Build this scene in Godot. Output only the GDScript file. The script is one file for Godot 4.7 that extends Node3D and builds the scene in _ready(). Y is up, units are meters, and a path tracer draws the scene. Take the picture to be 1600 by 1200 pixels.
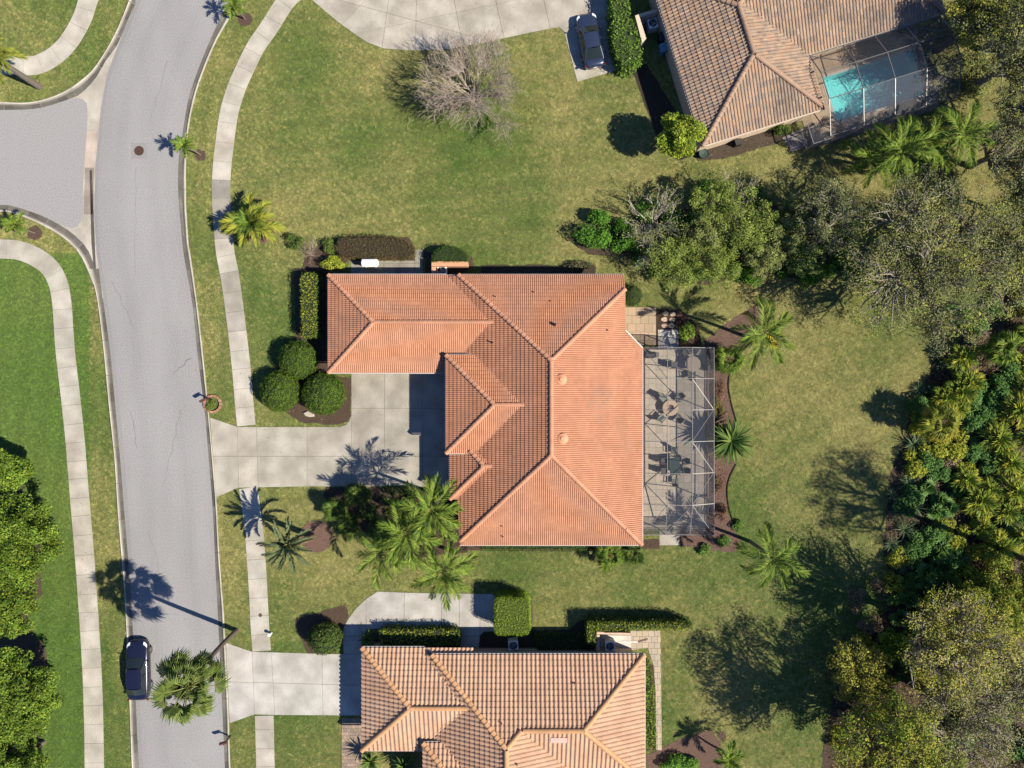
extends Node3D
# A Florida street of tile-roofed houses seen straight down from a drone.
const PPM := 18.0        # photograph pixels per metre on the ground
const ALT := 59.0        # height of the camera
var rng := RandomNumberGenerator.new()
var M := {}
var used := {}
var hard: Array[PackedVector2Array] = []      # ground covered by paving, beds, walls: no turf there
var n_big := FastNoiseLite.new()
var n_mid := FastNoiseLite.new()
var n_fine := FastNoiseLite.new()

# ------------------------------------------------------------------ geometry collector
class Soup:
	var v := PackedVector3Array()
	var n := PackedVector3Array()
	var c := PackedColorArray()
	var i := PackedInt32Array()
	func tri(a: Vector3, b: Vector3, d: Vector3, hint: Vector3, col: Color) -> void:
		var nn := (d - a).cross(b - a)
		if nn.length_squared() < 1e-14:
			return
		nn = nn.normalized()
		var k := v.size()
		if nn.dot(hint) < 0.0:
			nn = -nn
			v.append(a); v.append(d); v.append(b)
		else:
			v.append(a); v.append(b); v.append(d)
		n.append(nn); n.append(nn); n.append(nn)
		c.append(col); c.append(col); c.append(col)
		i.append(k); i.append(k + 1); i.append(k + 2)
	func quad(a: Vector3, b: Vector3, d: Vector3, e: Vector3, hint: Vector3, col: Color) -> void:
		tri(a, b, d, hint, col)
		tri(a, d, e, hint, col)
	func leaf(p: Vector3, t: Vector3, nn: Vector3, len: float, wid: float, col: Color) -> void:
		var s := t.cross(nn) * (wid * 0.5)
		var k := v.size()
		v.append(p); v.append(p + t * (len * 0.45) + s); v.append(p + t * len); v.append(p + t * (len * 0.45) - s)
		n.append(nn); n.append(nn); n.append(nn); n.append(nn)
		c.append(col); c.append(col); c.append(col); c.append(col)
		i.append(k); i.append(k + 2); i.append(k + 1)
		i.append(k); i.append(k + 3); i.append(k + 2)
	func box(xf: Transform3D, s: Vector3, col: Color) -> void:
		var h := s * 0.5
		for ax in 3:
			for sg in [-1.0, 1.0]:
				var nv := Vector3.ZERO
				nv[ax] = sg
				var u := Vector3.ZERO
				u[(ax + 1) % 3] = h[(ax + 1) % 3]
				var w := Vector3.ZERO
				w[(ax + 2) % 3] = h[(ax + 2) % 3]
				var o: Vector3 = nv * h[ax]
				quad(xf * (o - u - w), xf * (o + u - w), xf * (o + u + w), xf * (o - u + w), xf.basis * nv, col)
	func bar(a: Vector3, b: Vector3, w: float, hh: float, col: Color) -> void:
		var z := (b - a).normalized()
		var x := Vector3.UP.cross(z)
		if x.length() < 0.01:
			x = Vector3.RIGHT
		x = x.normalized()
		box(Transform3D(Basis(x, z.cross(x), z), (a + b) * 0.5), Vector3(w, hh, a.distance_to(b)), col)
	func tube(pts: Array, rad: Array, sides: int, col: Color, cap := true) -> void:
		var k0 := v.size()
		var m := pts.size()
		for q in m:
			var t: Vector3 = (pts[mini(q + 1, m - 1)] - pts[maxi(q - 1, 0)]).normalized()
			var x := t.cross(Vector3(0.13, 0.2, 0.97) if absf(t.z) < 0.9 else Vector3.RIGHT).normalized()
			var y := t.cross(x)
			for s in sides:
				var an := TAU * s / sides
				var d := x * cos(an) + y * sin(an)
				v.append(pts[q] + d * rad[q]); n.append(d); c.append(col)
		for q in m - 1:
			for s in sides:
				var a := k0 + q * sides + s
				var b := k0 + q * sides + (s + 1) % sides
				i.append(a); i.append(a + sides); i.append(b)
				i.append(b); i.append(a + sides); i.append(b + sides)
		if cap:
			for s in range(1, sides - 1):
				var b0 := k0 + (m - 1) * sides
				i.append(b0); i.append(b0 + s + 1); i.append(b0 + s)
	func lathe(o: Vector3, prof: Array, sides: int, col: Color) -> void:
		for q in prof.size() - 1:
			for s in sides:
				var a0 := TAU * s / sides
				var a1 := TAU * (s + 1) / sides
				var d0 := Vector3(cos(a0), 0, sin(a0))
				var d1 := Vector3(cos(a1), 0, sin(a1))
				var p: Vector2 = prof[q]
				var r: Vector2 = prof[q + 1]
				var sl := Vector2(r.y - p.y, p.x - r.x).normalized()
				var hint := (d0 + d1) * 0.5 * sl.x + Vector3.UP * sl.y
				quad(o + d0 * p.x + Vector3.UP * p.y, o + d1 * p.x + Vector3.UP * p.y, o + d1 * r.x + Vector3.UP * r.y, o + d0 * r.x + Vector3.UP * r.y, hint, col)
	func prism(poly: PackedVector2Array, y0: float, y1: float, col: Color, bevel := 0.0) -> void:
		var top := poly
		if bevel > 0.0:
			var off := Geometry2D.offset_polygon(poly, -bevel, Geometry2D.JOIN_MITER)
			if off.size() == 1 and off[0].size() == poly.size():
				top = off[0]
		var tr := Geometry2D.triangulate_polygon(top)
		for q in range(0, tr.size(), 3):
			tri(Vector3(top[tr[q]].x, y1, top[tr[q]].y), Vector3(top[tr[q + 1]].x, y1, top[tr[q + 1]].y), Vector3(top[tr[q + 2]].x, y1, top[tr[q + 2]].y), Vector3.UP, col)
		if y1 - y0 < 0.0005:
			return
		var area := 0.0
		for q in poly.size():
			area += poly[q].cross(poly[(q + 1) % poly.size()])
		for q in poly.size():
			var a := poly[q]
			var b := poly[(q + 1) % poly.size()]
			var o := (b - a).orthogonal() * (-signf(area)) * -1.0
			o = Vector2((b - a).y, -(b - a).x) * signf(area)
			quad(Vector3(a.x, y0, a.y), Vector3(b.x, y0, b.y), Vector3(b.x, y1 - bevel, b.y), Vector3(a.x, y1 - bevel, a.y), Vector3(o.x, 0.0, o.y), col)
			if top != poly:
				var best := 0
				var a2 := top[0]
				var b2 := top[0]
				for t in top:
					if t.distance_squared_to(a) < a2.distance_squared_to(a): a2 = t
					if t.distance_squared_to(b) < b2.distance_squared_to(b): b2 = t
				quad(Vector3(a.x, y1 - bevel, a.y), Vector3(b.x, y1 - bevel, b.y), Vector3(b2.x, y1, b2.y), Vector3(a2.x, y1, a2.y), Vector3(o.x, 1.0, o.y), col)
	func mesh() -> ArrayMesh:
		var am := ArrayMesh.new()
		if v.is_empty():
			return am
		var ar := []
		ar.resize(Mesh.ARRAY_MAX)
		ar[Mesh.ARRAY_VERTEX] = v
		ar[Mesh.ARRAY_NORMAL] = n
		ar[Mesh.ARRAY_COLOR] = c
		ar[Mesh.ARRAY_INDEX] = i
		am.add_surface_from_arrays(Mesh.PRIMITIVE_TRIANGLES, ar)
		return am

# ------------------------------------------------------------------ scene tree helpers
func at(px: float, py: float, h := 0.0) -> Vector3:
	var f := (ALT - h) / ALT / PPM
	return Vector3((px - 800.0) * f, h, (py - 600.0) * f)

func g2(px: float, py: float, h := 0.0) -> Vector2:
	var p := at(px, py, h)
	return Vector2(p.x, p.z)

func pts(a: Array, h := 0.0) -> PackedVector2Array:
	var o := PackedVector2Array()
	for q in range(0, a.size(), 2):
		o.append(g2(a[q], a[q + 1], h))
	return o

func R(a: float, b: float) -> float:
	return rng.randf_range(a, b)

func rv() -> Vector3:
	return Vector3(rng.randfn(), rng.randfn(), rng.randfn()).normalized()

func numbered(base: String) -> String:
	var k: int = used.get(base, 0)
	used[base] = k + 1
	return base if k == 0 else "%s_%03d" % [base, k]

func put(sp: Soup, called: String, mat: Material, parent: Node3D) -> MeshInstance3D:
	return put_mesh(sp.mesh(), called, mat, parent)

func put_mesh(m: Mesh, called: String, mat: Material, parent: Node3D) -> MeshInstance3D:
	var o := MeshInstance3D.new()
	o.mesh = m
	o.material_override = mat
	if parent == self:
		o.name = numbered(called)
	else:
		var k := 0
		var base := called
		var key := str(parent.get_instance_id()) + called
		k = used.get(key, 0)
		used[key] = k + 1
		o.name = base if k == 0 else "%s_%03d" % [base, k]
	parent.add_child(o, true)
	return o

func tag(o: Node, label: String, category: String, group := "") -> void:
	o.set_meta("label", label)
	o.set_meta("category", category)
	if group != "":
		o.set_meta("group", group)

func thing(called: String, label: String, category: String, p := Vector3.ZERO, turn := 0.0, group := "") -> Node3D:
	var o := Node3D.new()
	o.name = numbered(called)
	add_child(o, true)
	o.position = p
	o.rotation.y = turn
	tag(o, label, category, group)
	return o

func copy(src: Node3D, label: String, p: Vector3, turn := 0.0, sc := 1.0, group := "") -> Node3D:
	var o: Node3D = src.duplicate()
	var base: String = src.name
	var rx := RegEx.create_from_string("_\\d{3}$")
	o.name = numbered(rx.sub(base, ""))
	add_child(o, true)
	o.position = p
	o.rotation.y = turn
	o.scale = Vector3.ONE * sc
	o.set_meta("label", label)
	if group != "":
		o.set_meta("group", group)
	return o

func struct(sp: Soup, called: String, mat: Material) -> MeshInstance3D:
	var o := put(sp, called, mat, self)
	o.set_meta("kind", "structure")
	return o

func stuff(o: Node) -> void:
	o.set_meta("kind", "stuff")

# ------------------------------------------------------------------ materials
func noise_tex(freq: float, lo: Color, hi: Color, sd: int, oct := 4, size := 512, kind := FastNoiseLite.TYPE_SIMPLEX_SMOOTH) -> NoiseTexture2D:
	var f := FastNoiseLite.new()
	f.seed = sd
	f.noise_type = kind
	f.frequency = freq
	f.fractal_octaves = oct
	var g := Gradient.new()
	g.offsets = PackedFloat32Array([0.15, 0.85])
	g.colors = PackedColorArray([lo, hi])
	var t := NoiseTexture2D.new()
	t.width = size
	t.height = size
	t.seamless = true
	t.noise = f
	t.color_ramp = g
	return t

func bump_tex(freq: float, sd: int, strength := 4.0, size := 512) -> NoiseTexture2D:
	var f := FastNoiseLite.new()
	f.seed = sd
	f.frequency = freq
	f.fractal_octaves = 4
	var t := NoiseTexture2D.new()
	t.width = size
	t.height = size
	t.seamless = true
	t.as_normal_map = true
	t.bump_strength = strength
	t.noise = f
	return t

func mat(called: String, col := Color.WHITE, rough := 0.8, vc := true) -> StandardMaterial3D:
	var m := StandardMaterial3D.new()
	m.resource_name = called
	m.albedo_color = col
	m.roughness = rough
	m.vertex_color_use_as_albedo = vc
	M[called] = m
	return m

func grain(m: StandardMaterial3D, tex: Texture2D, scale: float, nrm: Texture2D = null, ns := 0.5) -> void:
	m.albedo_texture = tex
	m.uv1_triplanar = true
	m.uv1_world_triplanar = true
	m.uv1_scale = Vector3.ONE * scale
	if nrm:
		m.normal_enabled = true
		m.normal_texture = nrm
		m.normal_scale = ns

func make_materials() -> void:
	var w := Color(1, 1, 1)
	grain(mat("turf", w, 0.95), noise_tex(0.05, Color(0.62, 0.66, 0.6), Color(1.0, 1.0, 0.94), 3, 5, 1024), 0.16, bump_tex(0.12, 4, 8.0), 0.8)
	grain(mat("asphalt", w, 0.9), noise_tex(0.09, Color(0.87, 0.87, 0.87), Color(1.0, 1.0, 1.0), 7, 5, 1024), 0.08, bump_tex(0.3, 8, 3.0), 0.5)
	grain(mat("concrete", w, 0.85), noise_tex(0.006, Color(0.83, 0.825, 0.815), Color(1.0, 1.0, 1.0), 11, 7, 1024), 0.06, bump_tex(0.2, 12, 2.0), 0.3)
	grain(mat("mulch", w, 0.95), noise_tex(0.12, Color(0.45, 0.43, 0.42), Color(1, 1, 1), 15, 4, 512), 0.35, bump_tex(0.15, 16, 14.0), 1.2)
	grain(mat("stucco", w, 0.9), noise_tex(0.03, Color(0.9, 0.9, 0.9), Color(1, 1, 1), 19, 5, 512), 0.3, bump_tex(0.25, 20, 3.0), 0.4)
	grain(mat("tile", w, 0.75), noise_tex(0.006, Color(0.90, 0.89, 0.88), Color(1, 1, 1), 23, 6, 1024), 0.08)
	grain(mat("stone", w, 0.85), noise_tex(0.05, Color(0.8, 0.8, 0.8), Color(1, 1, 1), 27, 5, 512), 0.5, bump_tex(0.15, 28, 4.0), 0.5)
	grain(mat("bark", w, 0.9), noise_tex(0.06, Color(0.6, 0.58, 0.56), Color(1, 1, 1), 31, 4, 512), 0.8, bump_tex(0.1, 32, 8.0), 0.8)
	for q in ["leaf", "leaf_gloss", "frond"]:
		var m := mat(q, w, {"leaf": 0.75, "leaf_gloss": 0.5, "frond": 0.55}[q])
		m.cull_mode = BaseMaterial3D.CULL_DISABLED
		m.backlight_enabled = true
		m.backlight = Color(0.5, 0.5, 0.5)
		m.metallic_specular = 0.22
	mat("twig", w, 0.9)
	mat("paint", w, 0.5)
	var al := mat("aluminium", w, 0.4)
	al.metallic = 0.25
	var mb := mat("car_blue", Color(0.034, 0.047, 0.088).linear_to_srgb(), 0.3, false)
	mb.metallic = 0.55
	mb.clearcoat_enabled = true
	mb.clearcoat = 1.0
	mb.clearcoat_roughness = 0.04
	var mn := mat("car_navy", Color(0.009, 0.010, 0.03).linear_to_srgb(), 0.3, false)
	mn.metallic = 0.4
	mn.clearcoat_enabled = true
	mn.clearcoat = 1.0
	mn.clearcoat_roughness = 0.03
	mat("car_glass", Color(0.012, 0.018, 0.02).linear_to_srgb(), 0.04, false)
	mat("black_plastic", Color(0.02, 0.02, 0.022).linear_to_srgb(), 0.55, false)
	mat("rubber", Color(0.018, 0.018, 0.018).linear_to_srgb(), 0.85, false)
	var ch := mat("chrome", Color(0.75, 0.76, 0.78), 0.2, false)
	ch.metallic = 1.0
	mat("lamp_red", Color(0.35, 0.02, 0.02), 0.15, false)
	mat("lamp_clear", Color(0.8, 0.82, 0.85), 0.1, false)
	var sc := mat("screen", Color(0.07, 0.075, 0.085, 0.30), 0.9, false)
	sc.albedo_color = Color(Color(0.055, 0.062, 0.08).linear_to_srgb(), 0.21)
	sc.transparency = BaseMaterial3D.TRANSPARENCY_ALPHA
	sc.cull_mode = BaseMaterial3D.CULL_DISABLED
	var sw := mat("screen_pale", Color(Color(0.30, 0.30, 0.32).linear_to_srgb(), 0.12), 0.9, false)
	sw.transparency = BaseMaterial3D.TRANSPARENCY_ALPHA
	sw.cull_mode = BaseMaterial3D.CULL_DISABLED
	var sd := mat("screen_wall", Color(Color(0.03, 0.036, 0.048).linear_to_srgb(), 0.52), 0.9, false)
	sd.transparency = BaseMaterial3D.TRANSPARENCY_ALPHA
	sd.cull_mode = BaseMaterial3D.CULL_DISABLED
	var wa := mat("water", Color(0.5, 0.9, 0.95, 0.08), 0.03, false)
	wa.transparency = BaseMaterial3D.TRANSPARENCY_ALPHA
	wa.normal_enabled = true
	wa.normal_texture = bump_tex(0.01, 41, 1.0)
	wa.normal_scale = 0.15
	wa.uv1_triplanar = true
	wa.uv1_world_triplanar = true
	wa.uv1_scale = Vector3.ONE * 0.3
	mat("dark_glass", Color(0.03, 0.045, 0.045).linear_to_srgb(), 0.15, false)

func lin(r: float, g: float, b: float) -> Color:
	return Color(r, g, b)

func vary(c: Color, amt: float) -> Color:
	var f := 1.0 + R(-amt, amt)
	return Color(c.r * f * (1.0 + R(-amt, amt) * 0.3), c.g * f, c.b * f * (1.0 + R(-amt, amt) * 0.3))

# ------------------------------------------------------------------ paving
func cut(polys: Array, a: Vector2, b: Vector2) -> Array:
	var d := (b - a).normalized()
	var o := Vector2(-d.y, d.x)
	var c := (a + b) * 0.5
	var big := 400.0
	var h1 := PackedVector2Array([c - d * big, c + d * big, c + d * big + o * big, c - d * big + o * big])
	var h2 := PackedVector2Array([c - d * big, c + d * big, c + d * big - o * big, c - d * big - o * big])
	var out := []
	for p in polys:
		for h in [h1, h2]:
			for q in Geometry2D.intersect_polygons(p, h):
				if q.size() >= 3 and absf(poly_area(q)) > 0.02:
					out.append(q)
	return out

func poly_area(p: PackedVector2Array) -> float:
	var a := 0.0
	for q in p.size():
		a += p[q].cross(p[(q + 1) % p.size()])
	return a * 0.5

func slabs(parent: Node3D, polys: Array, called: String, y0: float, y1: float, col: Color, tone: float, joint: float, m: Material, special := {}) -> void:
	for k in polys.size():
		var p: PackedVector2Array = polys[k]
		hard.append(p)
		for q in Geometry2D.offset_polygon(p, -joint):
			if absf(poly_area(q)) < 0.01:
				continue
			var sp := Soup.new()
			var c := vary(col, tone)
			if special.has(k):
				c = c * special[k]
				c.a = 1.0
			sp.prism(q, y0, y1 + R(-0.003, 0.003), c)
			put(sp, called, m, parent)

func ribbon(center: Array, width: float) -> Array:
	# [left points, right points] of a smooth curve through pixel points
	var c := Curve2D.new()
	var p := pts(center)
	for q in p.size():
		var t := (p[mini(q + 1, p.size() - 1)] - p[maxi(q - 1, 0)]) / 6.0
		c.add_point(p[q], -t, t)
	return [c, width]

func walk_slabs(parent: Node3D, center: Array, width: float, step: float, col: Color, tone: float, dark: Array, from_off := 0.0) -> void:
	var rb := ribbon(center, width)
	var c: Curve2D = rb[0]
	var len := c.get_baked_length()
	var n := int(round(len / step))
	step = len / n
	for q in n:
		var a := q * step
		var b := a + step
		var pl := PackedVector2Array()
		var left := []
		var right := []
		for s in 4:
			var d: float = minf(lerpf(a, b, s / 3.0), len)
			var p := c.sample_baked(d, true)
			var t := (c.sample_baked(minf(d + 0.1, len), true) - c.sample_baked(maxf(d - 0.1, 0), true)).normalized()
			var o := Vector2(-t.y, t.x) * width * 0.5
			left.append(p + o)
			right.append(p - o)
		right.reverse()
		pl.append_array(PackedVector2Array(left))
		pl.append_array(PackedVector2Array(right))
		var mid := c.sample_baked((a + b) * 0.5)
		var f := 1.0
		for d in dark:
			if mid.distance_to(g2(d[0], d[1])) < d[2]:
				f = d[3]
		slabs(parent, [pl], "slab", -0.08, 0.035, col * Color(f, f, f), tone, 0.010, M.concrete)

func sheet(poly: PackedVector2Array, y: float, col: Color, called: String, m: Material, depth := 0.0) -> MeshInstance3D:
	var sp := Soup.new()
	sp.prism(poly, y - depth, y, col)
	hard.append(poly)
	return struct(sp, called, m)

func strip_road(lp: Array, rp: Array, y: float, col: Color, called: String, m: Material) -> void:
	var lc: Curve2D = ribbon(lp, 0)[0]
	var rc: Curve2D = ribbon(rp, 0)[0]
	var n := 160
	var k := 20
	var sp := Soup.new()
	var prev := []
	var pl := PackedVector2Array()
	var pr := []
	for q in n + 1:
		var z := lerpf(-36.5, 36.5, q / float(n))
		var a := x_at(lc, z)
		var b := x_at(rc, z)
		pl.append(Vector2(a, z))
		pr.append(Vector2(b, z))
		var row := []
		for s in k + 1:
			row.append(Vector3(lerpf(a, b, s / float(k)), y + 0.06 * sin(PI * s / k), z))
		if q > 0:
			for s in k:
				var u := s / float(k)
				var track := exp(-pow((u - 0.27) / 0.07, 2)) + exp(-pow((u - 0.70) / 0.07, 2))
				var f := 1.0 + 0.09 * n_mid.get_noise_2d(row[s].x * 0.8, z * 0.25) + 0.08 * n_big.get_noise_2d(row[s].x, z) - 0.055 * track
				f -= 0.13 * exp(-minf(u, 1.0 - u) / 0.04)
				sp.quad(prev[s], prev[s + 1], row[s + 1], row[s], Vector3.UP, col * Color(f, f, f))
		prev = row
	pr.reverse()
	pl.append_array(PackedVector2Array(pr))
	hard.append(pl)
	var road := struct(sp, called, m)
	# hairline cracks and an old seam
	for q in [[213, 262, 211, 430, 14], [262, 95, 236, 190, 8], [176, 440, 214, 520, 7], [284, 640, 255, 760, 9], [232, 830, 262, 930, 8], [300, 560, 268, 585, 5], [215, 700, 205, 640, 6]]:
		var cs := Soup.new()
		var prev2 := g2(q[0], q[1])
		for k2 in q[4]:
			var nx2 := g2(q[0], q[1]).lerp(g2(q[2], q[3]), (k2 + 1.0) / q[4]) + Vector2(R(-0.12, 0.12), R(-0.12, 0.12))
			var o2 := (nx2 - prev2).orthogonal().normalized() * R(0.008, 0.018)
			var yy := y + 0.066
			cs.quad(Vector3(prev2.x - o2.x, yy, prev2.y - o2.y), Vector3(nx2.x - o2.x, yy, nx2.y - o2.y), Vector3(nx2.x + o2.x, yy, nx2.y + o2.y), Vector3(prev2.x + o2.x, yy, prev2.y + o2.y), Vector3.UP, lin(0.165, 0.165, 0.168))
			prev2 = nx2
		put(cs, "crack", m, road)

func x_at(c: Curve2D, z: float) -> float:
	var lo := 0.0
	var hi := c.get_baked_length()
	for q in 24:
		var mid := (lo + hi) * 0.5
		if c.sample_baked(mid, true).y < z:
			lo = mid
		else:
			hi = mid
	return c.sample_baked(lo, true).x

func kerb(called: String, inner: Array, outer: Array, step: float, col: Color) -> void:
	# rolled kerb: gutter pan beside the asphalt rising to a crest along the lawn; inner and outer are pixel polylines
	var a: Curve2D = ribbon(inner, 0)[0]
	var b: Curve2D = ribbon(outer, 0)[0]
	var base := Node3D.new()
	base.name = numbered(called)
	base.set_meta("kind", "structure")
	add_child(base, true)
	var la := a.get_baked_length()
	var lb := b.get_baked_length()
	var n := int(la / step)
	for q in n:
		var sp := Soup.new()
		var cc := vary(col, 0.06)
		var pl := PackedVector2Array()
		var back := []
		var rows := []
		var sub := 4
		for s in sub + 1:
			var u := (q + lerpf(0.004, 0.996, s / float(sub))) / n
			var p := a.sample_baked(u * la, true)
			var w := b.sample_baked(u * lb, true)
			pl.append(p)
			back.append(w)
			var row := []
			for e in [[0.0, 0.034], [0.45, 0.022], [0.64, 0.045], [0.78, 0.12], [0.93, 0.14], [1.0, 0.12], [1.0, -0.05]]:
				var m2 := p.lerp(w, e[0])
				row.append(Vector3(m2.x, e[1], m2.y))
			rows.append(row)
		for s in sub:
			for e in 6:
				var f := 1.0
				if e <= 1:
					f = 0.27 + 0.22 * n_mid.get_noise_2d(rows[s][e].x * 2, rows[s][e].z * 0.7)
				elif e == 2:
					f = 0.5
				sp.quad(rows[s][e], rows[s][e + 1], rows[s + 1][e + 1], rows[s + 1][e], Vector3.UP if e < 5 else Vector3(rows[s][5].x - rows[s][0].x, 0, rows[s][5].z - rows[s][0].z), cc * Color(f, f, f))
		back.reverse()
		pl.append_array(PackedVector2Array(back))
		hard.append(pl)
		put(sp, "kerb_segment", M.concrete, base)

func paver_field(parent: Node3D, poly: PackedVector2Array, o: Vector2, u: Vector2, sx: float, sz: float, y1: float, cols: Array, joint := 0.012, running := false, called := "paver", m: Material = null) -> void:
	var w := Vector2(-u.y, u.x)
	var lo := Vector2(1e9, 1e9)
	var hi := -lo
	for p in poly:
		var d := Vector2((p - o).dot(u), (p - o).dot(w))
		lo = lo.min(d)
		hi = hi.max(d)
	var rz := 0
	for zz in range(int(floor(lo.y / sz)), int(ceil(hi.y / sz))):
		rz += 1
		for xx in range(int(floor(lo.x / sx)) - 1, int(ceil(hi.x / sx))):
			var x0 := (xx + (0.5 if running and rz % 2 == 0 else 0.0)) * sx
			var cell := PackedVector2Array()
			for e in [[0, 0], [1, 0], [1, 1], [0, 1]]:
				cell.append(o + u * (x0 + e[0] * sx) + w * ((zz + e[1]) * sz))
			for q in Geometry2D.intersect_polygons(cell, poly):
				for r in Geometry2D.offset_polygon(q, -joint * 0.5):
					if absf(poly_area(r)) < 0.015:
						continue
					var sp := Soup.new()
					var c: Color = cols[rng.randi() % cols.size()]
					sp.prism(r, y1 - 0.05, y1 + R(-0.003, 0.003), vary(c, 0.06))
					put(sp, called, m if m else M.stone, parent)

# ------------------------------------------------------------------ roofs
func pl_h(p: Dictionary, q: Vector2) -> float:
	return p.h + p.k * (q - p.e).dot(p.d)

func P(ex: float, ez: float, dx: float, dz: float, h: float, k: float) -> Dictionary:
	return {"e": Vector2(ex, ez), "d": Vector2(dx, dz).normalized(), "h": h, "k": k}

func half(poly: PackedVector2Array, g: Vector2, b: float) -> PackedVector2Array:
	var out := PackedVector2Array()
	for q in poly.size():
		var a := poly[q]
		var c := poly[(q + 1) % poly.size()]
		var da := a.dot(g) - b
		var dc := c.dot(g) - b
		if da <= 0:
			out.append(a)
		if (da < 0 and dc > 0) or (da > 0 and dc < 0):
			out.append(a.lerp(c, da / (da - dc)))
	return out

func vol_h(v: Dictionary, q: Vector2) -> float:
	var h := 1e9
	for p in v.planes:
		h = minf(h, pl_h(p, q))
	return h

func roof_h(vols: Array, q: Vector2, skip := -1) -> float:
	var h := -1.0
	for k in vols.size():
		if k == skip:
			continue
		for f in vols[k].foot:
			if Geometry2D.is_point_in_polygon(q, f):
				h = maxf(h, vol_h(vols[k], q))
	return h

func tile_strip(sp: Soup, xf: Transform3D, u0: float, u1: float, v0: float, v1: float, h0: float, h1: float, t: float, col: Color) -> void:
	sp.quad(xf * Vector3(u0, h0 + t, v0), xf * Vector3(u1, h1 + t, v0), xf * Vector3(u1, h1, v1), xf * Vector3(u0, h0, v1), xf.basis * Vector3(0, 1, 0), col)
	sp.quad(xf * Vector3(u0, h0 + t, v0), xf * Vector3(u1, h1 + t, v0), xf * Vector3(u1, h1 - 0.02, v0), xf * Vector3(u0, h0 - 0.02, v0), xf.basis * Vector3(0, 0, -1), col)

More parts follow.
